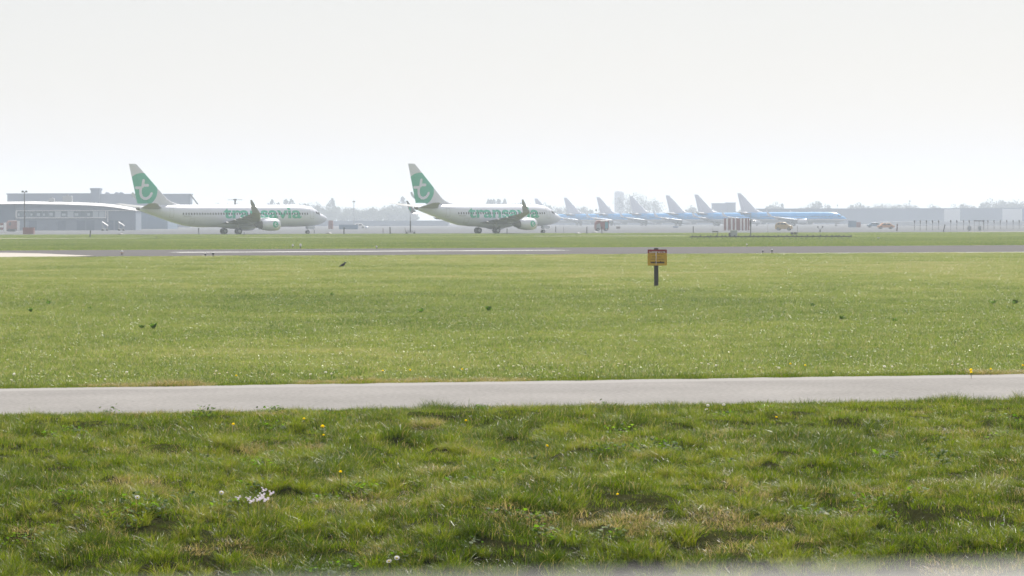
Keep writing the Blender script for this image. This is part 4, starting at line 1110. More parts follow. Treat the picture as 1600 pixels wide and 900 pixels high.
# ------------------------------------------------------------------ trees
M['crown'] = leaf_mat('spring_foliage', [(0, (.035, .045, .022)), (.5, (.06, .07, .035)), (1, (.09, .10, .05))], .25, .7, .2, .05)
def crown_mesh(kind, seed):
    r = np.random.default_rng(seed); pts = []
    if kind == 'poplar':
        for _ in range(520):
            t = r.random() ** .9; a = r.random() * 6.283; rad = (.17 * math.sin(math.pi * min(1, t * .93 + .07)) ** .7) * math.sqrt(r.random()) * (1 + .25 * math.sin(9 * t + a))
            pts.append((rad * math.cos(a), rad * math.sin(a), .1 + .9 * t))
    else:
        nb = 9 if kind == 'round' else 14
        bl_ = [(r.normal(0, .2), r.normal(0, .2), .26 + .58 * r.random(), .11 + .13 * r.random()) for _ in range(nb)] + [(0, 0, .5, .27)]
        for _ in range(900 if kind == 'round' else 560):
            b = bl_[r.integers(len(bl_))]; d = r.normal(size=3); d /= np.linalg.norm(d); q = b[3] * r.random() ** .33
            pts.append((b[0] + d[0] * q, b[1] + d[1] * q, b[2] + d[2] * q * .9))
        zmax = max(p[2] for p in pts); pts = [(p[0], p[1], p[2] / zmax) for p in pts]
    pts = np.array(pts); n = len(pts); sz = r.uniform(.016, .04, n) * (1.0 if kind != 'bare' else .7)
    u = r.normal(size=(n, 3)); u /= np.linalg.norm(u, axis=1)[:, None]; w_ = r.normal(size=(n, 3)); v = np.cross(u, w_); v /= np.linalg.norm(v, axis=1)[:, None]
    V = np.stack([pts - u * sz[:, None], pts + v * sz[:, None] * .8, pts + u * sz[:, None], pts - v * sz[:, None] * .8], 1).reshape(-1, 3)
    me = bpy.data.meshes.new('crown'); me.from_pydata(V.tolist(), [], np.arange(4 * n).reshape(-1, 4).tolist())
    at_ = me.attributes.new('bc', 'FLOAT', 'POINT'); at_.data.foreach_set('value', np.repeat(r.random(n), 4).astype(np.float32) * 2 - 0); me.materials.append(M['crown']); return me
def trunk_mesh(kind, seed):
    r = random.Random(seed); mb = MB(); h = .8 if kind == 'poplar' else .62
    mb.tube([(0, 0, 0), (.005, .004, h * .5), (0, 0, h)], [.022, .016, .005], 7)
    for i in range(9 if kind != 'poplar' else 6):
        a = r.uniform(0, 6.28); z = r.uniform(.2, .5); l = r.uniform(.18, .34) * (.4 if kind == 'poplar' else 1)
        mb.tube([(0, 0, z), (l * .5 * math.cos(a), l * .5 * math.sin(a), z + l * .5), (l * math.cos(a), l * math.sin(a), z + l)], [.009, .006, .002], 5)
        for k in range(3):
            b = a + r.uniform(-1, 1); mb.tube([(l * .6 * math.cos(a), l * .6 * math.sin(a), z + l * .6), (l * .6 * math.cos(a) + .1 * math.cos(b), l * .6 * math.sin(a) + .1 * math.sin(b), z + l * .6 + .12)], [.004, .0012], 4)
    me = mb.mesh('trunk'); me.materials.append(M['bark']); return me
TREE = {k: [(crown_mesh(k, 10 * i + j), trunk_mesh(k, 20 * i + j)) for i in range(3)] for j, k in enumerate(('round', 'poplar', 'bare'))}
def tree(px, ytop, D, kind, wide, label, group, i=0):
    zt = gz(px, ytop, D); o = empty('tree', (gx(px, D), D, 0), random.uniform(0, 6.28)); tag(o, label, 'tree', group)
    c, t_ = TREE[kind][i % 3]
    for nm, me in (('crown', c), ('trunk', t_)):
        q = obj(nm, me, None, o); q.scale = (zt * wide, zt * wide, zt)
    return o
g1 = 'trees between the two white airliners'; lA = 'broad hazy tree in the wood between the two white airliners'
for i, (px, y) in enumerate([(466, 322), (474, 317), (483, 321), (490, 316.5), (498, 315.5), (506, 316), (512, 319), (527, 322), (534, 322), (541, 326), (549, 324), (556, 326), (563, 324), (572, 328), (580, 329), (588, 323), (594, 323), (601, 326), (608, 321), (614, 319), (620, 320), (627, 321), (636, 320), (645, 322)]):
    tree(px, y, 2200 + 35 * (i * 7 % 5), 'round' if i % 4 else 'bare', random.uniform(.85, 1.25), lA, g1, i)
for i in range(30):
    px = 462 + i * 6.3 + random.uniform(-2, 2)
    tree(px, random.uniform(323, 331), 2120 + 30 * (i * 3 % 4), 'round', random.uniform(1.1, 1.6), 'lower broad tree at the front of the wood between the white airliners', 'front trees of the wood between the airliners', i)
for i, (px, y, lb) in enumerate([(519, 310, 'tall pointed poplar right of the left airliner\'s nose'), (629, 307.5, 'tall poplar just left of the second airliner\'s tail'), (447, 311, 'tall dense poplar above the left airliner\'s cockpit'),
                                 (455, 311, 'right twin of the tall poplars above the left airliner\'s cockpit'), (425.5, 312, 'slim poplar right of the left airliner\'s winglet'), (435, 316.5, 'short slim tree between poplars above the left airliner')]):
    tree(px, y, 2250, 'poplar', 1.15, lb, 'poplars in the far treeline', i)
for i, (px, y) in enumerate([(337, 317.5), (343, 317), (350, 319), (358, 318), (372, 317), (330, 320)]):
    tree(px, y, 2300, 'bare', .9, 'low faint tree above the left airliner\'s mid roof', 'faint trees over the left airliner\'s roof', i)
for i, (px, y) in enumerate([(763, 311), (767, 311.5), (771.5, 311), (778.5, 311), (781, 312), (789, 310.5)]):
    tree(px, y, 2400, 'poplar', .9, 'slim faint poplar above the second airliner\'s roof', 'slim poplars over the second airliner', i)
for i, (px, y) in enumerate([(797, 318), (806, 317.5), (812, 318), (850, 317), (858, 320), (866, 322), (874, 324), (890, 322), (898, 322), (906, 323), (914, 322), (921, 324), (943, 324), (950, 322), (1070, 324), (1078, 321), (1084, 323), (1065, 326), (1110, 325), (1160, 326)]):
    tree(px, y, 2350, 'round', random.uniform(.85, 1.2), 'low hazy round tree behind the row of blue tails', 'low trees behind the blue tails', i)
for i, (px, y) in enumerate([(979, 302), (985, 301), (993, 302), (1000, 308), (1007, 311), (1015, 313), (1026, 309), (1021, 312)]):
    tree(px, y, 2420, 'bare', .85, 'tall bare-branched tree in the clump right of the pale tower', 'clump of bare trees by the pale tower', i)
for i, (px, y, k) in enumerate([(1209, 315.5, 'round'), (1222, 318, 'poplar'), (1255, 321, 'round'), (1262, 320.5, 'bare'), (1276, 313.5, 'round'), (1283, 316, 'round'), (1270, 317, 'round'), (1205, 319, 'round'), (1248, 323, 'round')]):
    tree(px, y, 2300, k, 1.0, 'hazy tree above the rightmost blue airliner\'s roof', 'trees over the rightmost blue airliner', i)
for i, (px, y) in enumerate([(1324, 322), (1331, 319), (1340, 316.5), (1348, 317), (1356, 321), (1364, 319), (1371, 318), (1378, 320), (1386, 318), (1394, 318), (1403, 318.5), (1411, 318), (1418, 318), (1428, 320), (1436, 322), (1454, 319), (1461, 321), (1470, 322)]):
    tree(px, y, 2350, 'round', 1.05, 'low hazy tree over the roofline left of the pale wall panel', 'trees over the roof of the long building, left', i)
for i, (px, y) in enumerate([(1496, 319), (1503, 318), (1511, 318), (1518, 321), (1543, 315), (1549, 312), (1555, 310.5), (1563, 312), (1570, 312), (1576, 316), (1584, 315), (1590, 312.5), (1597, 315), (1604, 317)]):
    tree(px, y, 2350, 'round', 1.1, 'hazy rounded tree over the right end of the long building', 'trees over the roof of the long building, right', i)

# ------------------------------------------------------------------ grass
GREEN = [(0, (.036, .062, .004)), (.25, (.080, .120, .008)), (.5, (.132, .172, .014)), (.75, (.185, .190, .030)), (1, (.25, .20, .09))]
M['blade'] = leaf_mat('grass_blade', GREEN, .6, .36, .27, .5)
MEAD = [(0, (.046, .082, .012)), (.3, (.118, .160, .029)), (.6, (.170, .203, .054)), (1, (.27, .24, .12))]
M['mead'] = leaf_mat('meadow_blade', MEAD, .6, .32, .48, .12)
M['weed'] = leaf_mat('broad_leaf', [(0, (.05, .10, .012)), (.5, (.09, .16, .018)), (1, (.13, .20, .03))], .62, .55, .12, 1.0)
proto = bpy.data.collections.new('grass_prototypes')
def blades(name, seed, n, rad, h0, h1, wid, lean, m, seg=3, dry=.12, curl=1.0, flow=None):
    r = np.random.default_rng(seed); V = []; F = []; C = []
    for i in range(n):
        a = r.random() * 6.283; q = rad * math.sqrt(r.random()); bx_, by_ = q * math.cos(a), q * math.sin(a)
        hgt = h0 + (h1 - h0) * r.random() ** 1.3; out = a + r.normal(0, .9); ln = abs(r.normal(lean, lean * .5)) + .05
        dx, dy = math.cos(out), math.sin(out); face = r.random() * 6.283; wx, wy = math.cos(face), math.sin(face)
        w0 = wid * r.uniform(.6, 1.3); c = r.random() * .75 + .1
        if r.random() < dry: c = 1.5 + r.random() * .5
        o_ = len(V); zprev = 0
        for k in range(seg + 1):
            t = k / seg; bend = ln * hgt * t ** (1.6 + .6 * curl); z = hgt * (t - .35 * min(1.2, ln) * t * t)
            ww = w0 * (1 - .75 * t) if k < seg else 0
            p = (bx_ + dx * bend, by_ + dy * bend, z)
            if k < seg: V += [(p[0] - wx * ww / 2, p[1] - wy * ww / 2, p[2]), (p[0] + wx * ww / 2, p[1] + wy * ww / 2, p[2])]; C += [c, c]
            else: V.append(p); C.append(c)
        for k in range(seg - 1): F.append((o_ + 2 * k, o_ + 2 * k + 1, o_ + 2 * k + 3, o_ + 2 * k + 2))
        F.append((o_ + 2 * seg - 2, o_ + 2 * seg - 1, o_ + 2 * seg))
    me = bpy.data.meshes.new(name); me.from_pydata(V, [], F); a_ = me.attributes.new('bc', 'FLOAT', 'POINT'); a_.data.foreach_set('value', np.array(C, np.float32)); me.materials.append(m)
    o = bpy.data.objects.new(name, me); return o
def leaves(name, seed, n, rad, size, m, hgt=.08, long=1.5):
    r = np.random.default_rng(seed); V = []; F = []; C = []
    for i in range(n):
        a = r.random() * 6.283; q = rad * math.sqrt(r.random()); c = np.array((q * math.cos(a), q * math.sin(a), r.uniform(.01, hgt)))
        d = r.random() * 6.283; tilt = r.uniform(-.2, .9); u = np.array((math.cos(d) * math.cos(tilt), math.sin(d) * math.cos(tilt), math.sin(tilt))); v = np.array((-math.sin(d), math.cos(d), r.uniform(-.3, .3)))
        l = size * r.uniform(.6, 1.3); w_ = l / long; o_ = len(V)
        V += [tuple(c), tuple(c + u * l * .35 + v * w_ * .5), tuple(c + u * l * .75 + v * w_ * .35 + (0, 0, -.1 * l)), tuple(c + u * l + (0, 0, -.25 * l)), tuple(c + u * l * .75 - v * w_ * .35 + (0, 0, -.1 * l)), tuple(c + u * l * .35 - v * w_ * .5), tuple(c + u * l * .5 + (0, 0, -.06 * l))]
        F += [(o_, o_ + 1, o_ + 6), (o_ + 1, o_ + 2, o_ + 6), (o_ + 2, o_ + 3, o_ + 6), (o_ + 3, o_ + 4, o_ + 6), (o_ + 4, o_ + 5, o_ + 6), (o_ + 5, o_, o_ + 6)]; C += [r.random()] * 7
    me = bpy.data.meshes.new(name); me.from_pydata(V, [], F); a_ = me.attributes.new('bc', 'FLOAT', 'POINT'); a_.data.foreach_set('value', np.array(C, np.float32)); me.materials.append(m)
    return bpy.data.objects.new(name, me)
PRO = []
def reg(o): o.name = 'p%02d_' % len(PRO) + o.name; PRO.append(o); proto.objects.link(o); return len(PRO) - 1
I_short = [reg(blades('short', 1 + i, 90, .15, .035, .085, .0036, .55, M['blade'])) for i in range(4)]
I_mid = [reg(blades('mid', 11 + i, 95, .13, .055, .135, .0038, .6, M['blade'], 4)) for i in range(4)]
I_tall = [reg(blades('tall', 21 + i, 110, .10, .09, .20, .0042, .65, M['blade'], 4, .10)) for i in range(4)]
I_dry = [reg(blades('dry', 31 + i, 90, .15, .04, .12, .0034, 1.3, M['blade'], 4, .75)) for i in range(3)]
I_weed = [reg(leaves('weed', 41 + i, 30, .13, .042, M['weed'], .10, 1.4)) for i in range(3)]
I_mead = [reg(blades('mead', 51 + i, 320, .5, .03, .085, .0062, .6, M['mead'], 2, .12)) for i in range(5)]
M['far_blade'] = leaf_mat('distant_blade', MEAD, .6, .6, .15, .06)
I_far = [reg(blades('far', 61 + i, 260, 1.1, .04, .10, .022, .6, M['far_blade'], 2, .12)) for i in range(3)]
I_mt = [reg(blades('meadow_tuft', 81 + i, 60, .13, .05, .12, .0055, .6, M['mead'], 3, .15)) for i in range(4)]
I_tus = [reg(blades('tussock', 71 + i, 200, .10, .12, .26, .0044, .75, M['blade'], 4, .07)) for i in range(4)]

def scatter(name, pts, rot, scl, idx_, tint, label):
    me = bpy.data.meshes.new(name); me.vertices.add(len(pts)); me.vertices.foreach_set('co', np.asarray(pts, np.float32).ravel())
    for nm, ty, d in (('rot', 'FLOAT_VECTOR', rot), ('scl', 'FLOAT', scl), ('idx', 'INT', idx_), ('tint', 'FLOAT', tint)):
        a = me.attributes.new(nm, ty, 'POINT'); a.data.foreach_set('vector' if ty == 'FLOAT_VECTOR' else 'value', np.asarray(d, np.int32 if ty == 'INT' else np.float32).ravel())
    o = bpy.data.objects.new(name, me); col.objects.link(o); tag(o, label, 'grass', kind='stuff')
    ng = bpy.data.node_groups.new(name, 'GeometryNodeTree')
    ng.interface.new_socket(name='Geometry', in_out='INPUT', socket_type='NodeSocketGeometry'); ng.interface.new_socket(name='Geometry', in_out='OUTPUT', socket_type='NodeSocketGeometry')
    gi = ng.nodes.new('NodeGroupInput'); go = ng.nodes.new('NodeGroupOutput'); ip = ng.nodes.new('GeometryNodeInstanceOnPoints'); ci = ng.nodes.new('GeometryNodeCollectionInfo')
    ci.inputs['Collection'].default_value = proto; ci.inputs['Separate Children'].default_value = True; ci.inputs['Reset Children'].default_value = True
    def na(nm, ty): n = ng.nodes.new('GeometryNodeInputNamedAttribute'); n.data_type = ty; n.inputs['Name'].default_value = nm; return n.outputs['Attribute']
    L = ng.links.new
    L(gi.outputs[0], ip.inputs['Points']); L(ci.outputs[0], ip.inputs['Instance']); ip.inputs['Pick Instance'].default_value = True
    L(na('idx', 'INT'), ip.inputs['Instance Index']); L(na('rot', 'FLOAT_VECTOR'), ip.inputs['Rotation']); L(na('scl', 'FLOAT'), ip.inputs['Scale']); L(ip.outputs[0], go.inputs[0])
    md = o.modifiers.new('scatter', 'NODES'); md.node_group = ng
    return o

def near_grass():
    n = 31000
    y = rng.uniform(15.5, 42.5, n); x = rng.uniform(-1, 1, n) * (.16 * y * 1.22 + 1.2)
    keep = y < path_near(x) + .05 + .12 * (vn(x * 3, y * 0, 77) - .4)
    x, y = x[keep], y[keep]; d = path_near(x) - y
    tuft = vn(x * 1.3, y * .8, 31) * .6 + vn(x * 3.1, y * 2.1, 32) * .4
    dryn = vn(x * .9, y * .9, 41) * .55 + vn(x * 2.6, y * 2.2, 42) * .45
    bankz = np.exp(-((y - 24.6) / 2.6) ** 2)
    weedn = vn(x * .8 + 4, y * 1.1, 51) * .6 + vn(x * 2.5, y * 2.5, 52) * .4 + .10 * sstep(0, 3, x) * np.exp(-((y - 25.5) / 1.8) ** 2)
    u = rng.random(len(x)); idx_ = np.zeros(len(x), int); scl = rng.uniform(.75, 1.2, len(x)); tint = rng.normal(-.05, .10, len(x))  # cover tinted darker than the tussocks, standing in for shade between them
    pick = lambda L_: np.array(L_)[rng.integers(len(L_), size=len(x))]
    S, Mi, T, Dr, W = map(pick, (I_short, I_mid, I_tall, I_dry, I_weed))
    idx_ = np.where(tuft < .60, S, Mi)
    lowb = sstep(24.5, 21.5, y)
    idx_ = np.where((tuft > .70 - .12 * lowb) & (u < .5), T, idx_)
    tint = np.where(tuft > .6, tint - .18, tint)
    dk = dryn + .10 * bankz
    isdry = (dk - .05 * sstep(27, 33, y) > .655) & (u < .5); idx_ = np.where(isdry, Dr, idx_); tint = np.where(isdry, tint + .22, tint)
    tint = tint + .22 * np.clip(dryn - .5, 0, 1)
    isw = (weedn > .70) & (rng.random(len(x)) < .16); idx_ = np.where(isw, W, idx_)
    edge = d < .5; idx_ = np.where(edge & (rng.random(len(x)) < .6), S, idx_)
    tint = tint + .08 * sstep(27, 37, y) - .10 * sstep(26, 23, y)  # foot of the bank tinted darker, shade put into the grass colour
    gap = (vn(x * 4.6, y * 2.4, 91) < .24) & (rng.random(len(x)) < .92) & ~edge     # pockets left bare or tinted darker, imitating shade between tufts
    gap |= (y < 25.5) & (vn(x * 3.2, y * 1.7, 92) < .24 + .16 * sstep(25, 22, y)) & (rng.random(len(x)) < .9)
    # dense tussocks standing proud of the rest, tinted lighter so hollows look shaded
    nt_ = 8000; ty = rng.uniform(16.5, 37.5, nt_); tx2 = rng.uniform(-1, 1, nt_) * (.16 * ty * 1.2 + 1); cl = vn(tx2 * 2.0, ty * .9, 33) * .55 + vn(tx2 * 4.6, ty * 2.0, 34) * .45; kk = (path_near(tx2) - ty > .35) & (cl > .47 + .04 * sstep(30, 37, ty)); tx2, ty = tx2[kk], ty[kk]; nt_ = len(tx2)
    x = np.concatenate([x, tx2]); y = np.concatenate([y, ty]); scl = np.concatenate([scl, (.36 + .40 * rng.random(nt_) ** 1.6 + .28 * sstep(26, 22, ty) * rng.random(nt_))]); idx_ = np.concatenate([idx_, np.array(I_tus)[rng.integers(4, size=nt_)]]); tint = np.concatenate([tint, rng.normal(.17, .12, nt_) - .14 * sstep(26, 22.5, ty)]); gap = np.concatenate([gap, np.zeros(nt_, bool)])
    stub = gap & (rng.random(len(x)) < .7); scl = np.where(stub, scl * .55, scl); tint = np.where(stub, tint - .22, tint); idx_ = np.where(stub, np.array(I_short)[rng.integers(4, size=len(x))], idx_)  # pocket stubs get a darker tint as painted shade of the hollows
    k = ~gap | stub
    z = hfun(x, y) - .01
    rot = np.stack([rng.normal(0, .10, len(x)), rng.normal(0, .10, len(x)), rng.uniform(0, 6.283, len(x))], -1)
    return np.stack([x, y, z], -1)[k], rot[k], scl[k], idx_[k], tint[k]
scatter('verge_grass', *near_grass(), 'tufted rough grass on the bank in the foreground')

def meadow():
    P = []; Rr = []; S = []; Ii = []; T = []
    rwn = lambda x: line_y(rw_nl, rw_nr, x)
    for y0, y1, dens, sc in ((40, 60, 7, .9), (60, 95, 5, 1.0), (95, 150, 3.0, 1.15), (150, 262, 1.8, 1.3)):
        wm = .16 * y1 * 1.12 + 2; n = int((y1 - y0) * 2 * wm * dens); y = rng.uniform(y0, y1, n); x = rng.uniform(-wm, wm, n)
        k = (np.abs(x) < .16 * y * 1.12 + 2) & (y > path_far(x) + .40 * sc) & (y < rwn(x) - .6)
        x, y = x[k], y[k]; n = len(x)
        pn = vn(x * .06, y * .035, 61) * .6 + vn(x * .4, y * .2, 62) * .4
        P.append(np.stack([x, y, np.full(n, -.005)], -1)); Rr.append(np.stack([np.zeros(n), np.zeros(n), rng.uniform(0, 6.28, n)], -1))
        S.append(rng.uniform(.8, 1.15, n) * sc); Ii.append(np.array(I_mead)[rng.integers(5, size=n)])
        T.append(rng.normal(0, .09, n) + .55 * (pn - .5) + .30 * sstep(90, 112, y + 18 * (vn(x * .08, y * .03, 66) - .5)) - .02 + .20 * (vn(x * 1.1, y * .35, 67) - .5))
    # coarser tufts standing in the nearer meadow
    n = 9000; y = 44 + rng.random(n) ** 1.3 * 70; x = rng.uniform(-1, 1, n) * (.16 * y * 1.12 + 2); k = (y > path_far(x) + .3) & (vn(x * .5, y * .25, 87) + rng.random(n) * .5 > .62); x, y = x[k], y[k]; n = len(x)
    P.append(np.stack([x, y, np.zeros(n)], -1)); Rr.append(np.stack([np.zeros(n), np.zeros(n), rng.uniform(0, 6.28, n)], -1)); S.append(rng.uniform(.7, 1.15, n) * (1 + .004 * (y - 44)))
    Ii.append(np.array(I_mt)[rng.integers(4, size=n)]); T.append(rng.normal(-.03, .10, n))
    # a fringe of clumps along the far edge of the road: ragged, part brown
    n = 2600; x = rng.uniform(-11, 12, n); y = path_far(x) + rng.random(n) ** 1.5 * .6 - .02 - .10 * vn(x * 1.7, x * 0, 74)
    dn = vn(x * 1.1, y * 0, 71)
    P.append(np.stack([x, y, np.zeros(n)], -1)); Rr.append(np.stack([np.zeros(n), np.zeros(n), rng.uniform(0, 6.28, n)], -1)); S.append(rng.uniform(.4, 1.0, n) + .45 * (vn(x * 2.3, y * 0, 73) > .72))
    Ii.append(np.where((dn > .66) & (rng.random(n) < .6), np.array(I_dry)[rng.integers(3, size=n)], np.array(I_short)[rng.integers(4, size=n)])); T.append(np.where(dn > .66, .08, -.02) + rng.normal(0, .08, n))
    return [np.concatenate(q) for q in (P, Rr, S, Ii, T)]
scatter('meadow_grass', *meadow(), 'short mown grass between the pale road and the runway')
def far_grass():
    n = 26000; y = rng.uniform(240, 640, n); x = rng.uniform(-1, 1, n) * (.16 * y * 1.1 + 5)
    k = (y > line_y(rw_fl, rw_fr, x) + 1.5) & (y < line_y(tw_l, tw_r, x) - 1.0)
    c = line_y(G(-80, 373.0), G(1075, 368.6), x); k &= ~((np.abs(y - c) < 10 * (1)) & (x < gx(1075, 480)) & (vn(x * .25, y * .02, 83) < .72))
    x, y = x[k], y[k]; n = len(x); pn = vn(x * .02, y * .02, 81)
    return (np.stack([x, y, np.zeros(n)], -1), np.stack([np.zeros(n), np.zeros(n), rng.uniform(0, 6.28, n)], -1), rng.uniform(.8, 1.3, n), np.array(I_far)[rng.integers(3, size=n)], rng.normal(0, .03, n) + .25 * (pn - .5) - .02)
scatter('airfield_grass', *far_grass(), 'grass strip beyond the runway before the taxiway')

for nm_, c_ in (('petal_white', (.80, .78, .80)), ('petal_lilac', (.80, .74, .82)), ('petal_yellow', (.80, .66, .03))):
    M[nm_] = leaf_mat(nm_ + '_tissue', [(0, c_), (1, c_)], .5, .6, .1)
# ------------------------------------------------------------------ dark weeds in the meadow, flowers
def weed_mesh(seed):
    r = random.Random(seed); mb = MB()
    for i in range(16):
        a = r.uniform(0, 6.28); l = r.uniform(.16, .34); up = r.uniform(.85, 1.45); w_ = l * .13
        pts = [(math.cos(a) * l * t * math.cos(up) * (1 + .3 * t), math.sin(a) * l * t * math.cos(up) * (1 + .3 * t), l * t * math.sin(up) - .10 * l * t * t) for t in (0, .3, .6, .85, 1)]
        rows = [[(p[0] - math.sin(a) * ww, p[1] + math.cos(a) * ww, p[2]), (p[0], p[1], p[2] - .01), (p[0] + math.sin(a) * ww, p[1] - math.cos(a) * ww, p[2])] for p, ww in zip(pts, (w_ * .3, w_, w_ * 1.05, w_ * .6, .002))]
        mb.grid(rows)
    me = mb.mesh('leaves'); me.materials.append(M['weed']); return me
WM = [weed_mesh(i) for i in range(4)]
stem_me = MB().tube([(0, 0, 0), (.01, 0, .15), (.02, .01, .27)], [.006, .005, .003], 6).mesh('stalk'); stem_me.materials.append(M['stem'])
for i, (px, py, sc, lb) in enumerate([(48, 488, 1.0, 'dark dock weed in the meadow near the left edge'), (76, 476, 1.0, 'dark weed just above and right of the leftmost dock'), (141, 484, .7, 'small weed in the left meadow'),
                          (240, 514, 1.1, 'wide dark weed patch left of centre in the meadow'), (222, 514, .8, 'low weed beside the wide dark patch'), (658, 489, 1.0, 'left of two dark weeds in the middle meadow'), (763.5, 487, 1.2, 'right of two dark weeds in the middle meadow'),
                          (1315, 500, .9, 'small dark weed in the right meadow'), (1270, 480, .9, 'bright weed in the right meadow'), (1552, 476, 1.1, 'dark weed low in the far right meadow, left one'), (1585, 476, 1.2, 'dark weed low in the far right meadow, right one'), (1398, 504, .9, 'forked weed in the right meadow'), (518, 463, .9, 'weed below the crow in the upper meadow')]):
    p = G(px, py); o = empty('dock_plant', (p.x, p.y, 0), i * 1.3); o.scale = (sc * .62, sc * .62, sc * .45); tag(o, lb, 'weed', 'dark weeds in the meadow')
    obj('leaves', WM[i % 4], None, o); obj('stalk', stem_me, None, o)

def flower_meshes():
    d = {}
    mb = MB()
    for ring in range(3):
        n = 14 - 3 * ring
        for j in range(n):
            a = 2 * math.pi * (j + .5 * ring) / n; l = .023 - .006 * ring; w_ = .005; z0, z1 = .0, .004 + .006 * ring
            mb.add([(0, 0, z0), (l * .6 * math.cos(a) - w_ * math.sin(a), l * .6 * math.sin(a) + w_ * math.cos(a), z1), (l * math.cos(a), l * math.sin(a), z1), (l * .6 * math.cos(a) + w_ * math.sin(a), l * .6 * math.sin(a) - w_ * math.cos(a), z1)], [(0, 1, 2, 3)])
    d['dandelion'] = mb.mesh('flower_head'); d['dandelion'].materials.append(M['petal_yellow'])
    mb = MB()
    for j in range(12):
        a = 2 * math.pi * j / 12; l, w_ = .016, .0035
        mb.add([(.004 * math.cos(a), .004 * math.sin(a), 0), (l * .7 * math.cos(a) - w_ * math.sin(a), l * .7 * math.sin(a) + w_ * math.cos(a), .004), (l * math.cos(a), l * math.sin(a), .004), (l * .7 * math.cos(a) + w_ * math.sin(a), l * .7 * math.sin(a) - w_ * math.cos(a), .004)], [(0, 1, 2, 3)])
    d['daisy'] = mb.mesh('petals'); d['daisy'].materials.append(M['petal_white'])
    mb = MB(); rows = [[(r_ * math.cos(2 * math.pi * j / 8), r_ * math.sin(2 * math.pi * j / 8), z) for j in range(8)] for r_, z in ((.006, .002), (.005, .005), (.001, .007))]; mb.grid(rows, closed=True)
    d['disc'] = mb.mesh('disc'); d['disc'].materials.append(M['petal_yellow'])
    mb = MB(); r = random.Random(2)
    for k in range(7):
        ox, oy, oz = r.uniform(-.022, .022), r.uniform(-.022, .022), r.uniform(0, .03)
        for j in range(4):
            a = 2 * math.pi * j / 4 + k; l, w_ = .013, .006
            mb.add([(ox, oy, oz), (ox + l * .6 * math.cos(a) - w_ * math.sin(a), oy + l * .6 * math.sin(a) + w_ * math.cos(a), oz + .004), (ox + l * math.cos(a), oy + l * math.sin(a), oz + .003), (ox + l * .6 * math.cos(a) + w_ * math.sin(a), oy + l * .6 * math.sin(a) - w_ * math.cos(a), oz + .004)], [(0, 1, 2, 3)])
    d['cuckoo'] = mb.mesh('petals'); d['cuckoo'].materials.append(M['petal_lilac'])
    d['stem'] = MB().tube([(0, 0, -1), (0.02, 0, -.5), (0, 0, 0)], .028, 5).mesh('stem'); d['stem'].materials.append(M['stem'])
    return d
FM = flower_meshes()
def flower(kind, px, py, lift, label, group, size=1.0):
    p = G(px, py)
    d = ray(px, py); ts = np.arange(17.0, 75.0, .04) / d.y       # stand it on the uneven bank: where the pixel's ray first meets the head's height
    hit = np.nonzero(CAM_H + d.z * ts <= hfun(d.x * ts, d.y * ts) + lift)[0]; t = float(ts[hit[0]]); p = Vector((d.x * t, d.y * t, 0))
    base = float(hfun(p.x, p.y)); o = empty({'dandelion': 'dandelion', 'daisy': 'daisy', 'cuckoo': 'cuckoo_flower'}[kind], (p.x, p.y, base)); tag(o, label, 'flower', group)
    q = obj({'dandelion': 'flower_head'}.get(kind, 'petals'), FM[kind], None, o, loc=(0, 0, lift)); q.scale = (size,) * 3; q.rotation_euler = (random.uniform(.3, .9), random.uniform(-.3, .3), 0)
    if kind == 'daisy': c = obj('disc', FM['disc'], None, o, loc=(0, 0, lift + .002)); c.rotation_euler = q.rotation_euler
    st_ = obj('stem', FM['stem'], None, o, loc=(0, 0, lift)); st_.scale = (.1, .1, lift)
    return o
for px, py, sz, lb in ((504, 667, 1.5, 'largest dandelion in the bank just below the road, left of centre'), (475, 656, 1.0, 'small dandelion left above the largest dandelion'), (505.5, 681, .9, 'small dandelion below the largest dandelion'), (364.5, 664, 1.2, 'dandelion alone in the bank left of the other dandelions'),
                       (728, 657, .9, 'dandelion in the bank near the middle below the road'), (855, 697, .9, 'dandelion in the middle of the bank'), (532, 738, 1.0, 'dandelion lower in the bank left of centre'), (1213, 652, .9, 'dandelion in the bank right of the middle'), (965, 773, .8, 'yellow flower in the lower middle of the bank')):
    flower('dandelion', px, py, .15, lb, 'dandelions in the bank', sz * .75)
for px, py, sz, lb in ((1517, 578.5, 1.5, 'larger dandelion at the road\'s far edge at the right'), (1517.5, 582, 1.2, 'dandelion right under the larger one at the right road edge'), (1548, 577, 1.1, 'dandelion right of the pair at the right road edge'), (1235, 568.5, 1.0, 'dandelion behind the road, right of the sign'), (1258, 571, 1.0, 'second dandelion behind the road, right of the sign'),
                       (598, 579.5, 1.0, 'left dandelion of two behind the road near the middle'), (641, 578.5, 1.0, 'right dandelion of two behind the road near the middle'), (722, 577, .9, 'dandelion among daisies behind the middle of the road'), (369, 587, .9, 'dandelion beside daisies behind the left road'), (1598, 571, 1.0, 'dandelion at the right picture edge behind the road')):
    flower('dandelion', px, py, .10, lb, 'dandelions behind the road', sz * .85)
for px, py in [(338, 580), (343, 584), (355, 582.5), (335, 584), (18, 594), (22, 585), (61, 584), (154, 583), (198, 582), (164, 593), (426, 585), (485, 585), (509, 582), (518, 584), (729, 577.5), (779, 572), (802, 572), (817, 575), (812, 585), (967, 568.5), (977, 569.5), (984, 573), (940, 573.5), (865, 581), (874, 584),
               (1096, 567.5), (1107, 569.5), (1119, 571), (1088, 575), (1187, 574.5), (1213, 573), (1217, 575), (1318, 569), (1351, 569), (1382, 573), (1394, 573), (1488, 570), (1497, 569), (1503, 571)]:
    flower('daisy', px, py, .10, 'small white daisy in the grass along the road\'s far edge', 'daisies along the far road edge', random.uniform(1.0, 1.5))
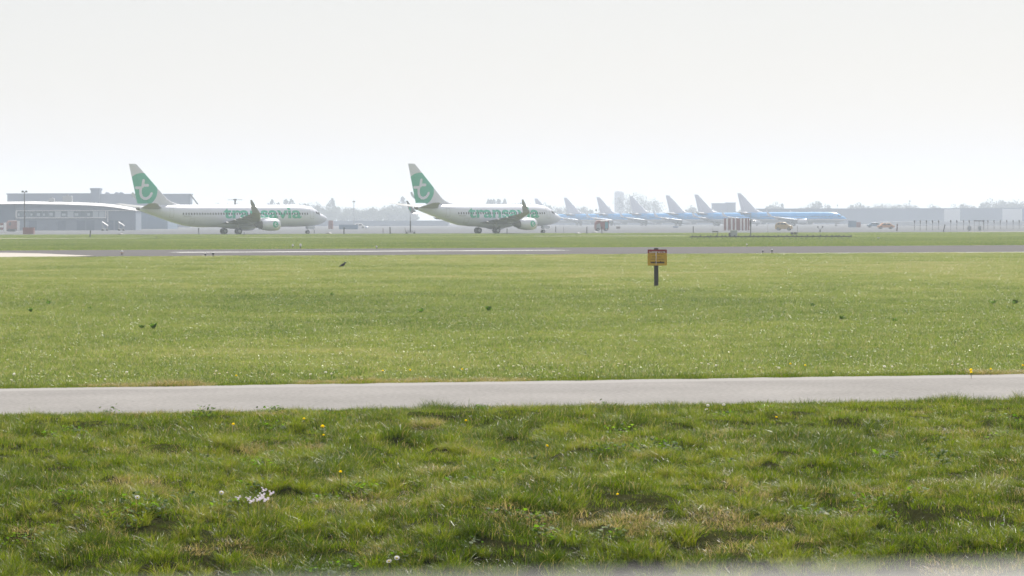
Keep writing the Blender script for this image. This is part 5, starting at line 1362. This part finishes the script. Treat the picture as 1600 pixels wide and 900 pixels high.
for px, py in [(372.5, 781), (388, 782), (391.5, 786), (406, 781), (411, 768), (409, 776), (423, 772.5), (414, 783), (402, 783)]:
    flower('cuckoo', px, py, .17, 'pale lilac flower in the small cluster low in the bank, left', 'cluster of pale lilac flowers', random.uniform(.75, 1.0))
for px, py in [(346, 771), (214.5, 779), (1106, 634), (1131, 633), (1104, 640), (608, 879), (620, 873)]:
    flower('daisy', px, py, .12, 'single pale flower in the bank outside the lilac cluster', 'scattered pale flowers in the bank', 1.4)

# ------------------------------------------------------------------ fence the picture is taken over
fl, fr = at(-2000, 985, .50), at(3600, 848, .50); u = (fr - fl).normalized(); mid = (fl + fr) / 2; rad = .024
fence = empty('perimeter_fence', (mid.x, mid.y, 0)); tag(fence, 'pale blurred top rail of a fence close in front along the bottom edge', 'fence')
a_, b_ = mid - u * 4, mid + u * 4; a_.z -= rad; b_.z -= rad; o_ = Vector((mid.x, mid.y, 0))
mb = MB(); mb.tube([a_ - o_, b_ - o_], rad, 20); obj('top_rail', mb, M['rail'], fence)
lo = Vector((0, 0, -1.1)); mb = MB(); mb.tube([a_ - o_ + lo, b_ - o_ + lo], .02, 12); obj('mid_rail', mb, M['rail'], fence)
for k_ in (-3.2, -1.6, 1.6, 3.2):
    p = mid + u * k_ - o_; mb = MB(); mb.tube([(p.x, p.y + .05, 0), (p.x, p.y + .05, p.z - .01)], .03, 14); obj('post', mb, M['rail'], fence)

# ------------------------------------------------------------------ haze
hz = bpy.data.materials.new('pale_haze'); hz.use_nodes = True; t = hz.node_tree; t.nodes.clear()
out = t.nodes.new('ShaderNodeOutputMaterial'); pv = t.nodes.new('ShaderNodeVolumePrincipled')
pv.inputs['Color'].default_value = (.79, .875, 1.0, 1); pv.inputs['Density'].default_value = .00036; pv.inputs['Anisotropy'].default_value = .1
t.links.new(pv.outputs[0], out.inputs['Volume'])
mb = MB(); mb.box((0, 0, 27), (16600, 16600, 58)); tag(obj('haze', mb, hz), 'pale haze lying over the airfield', 'haze', kind='stuff')
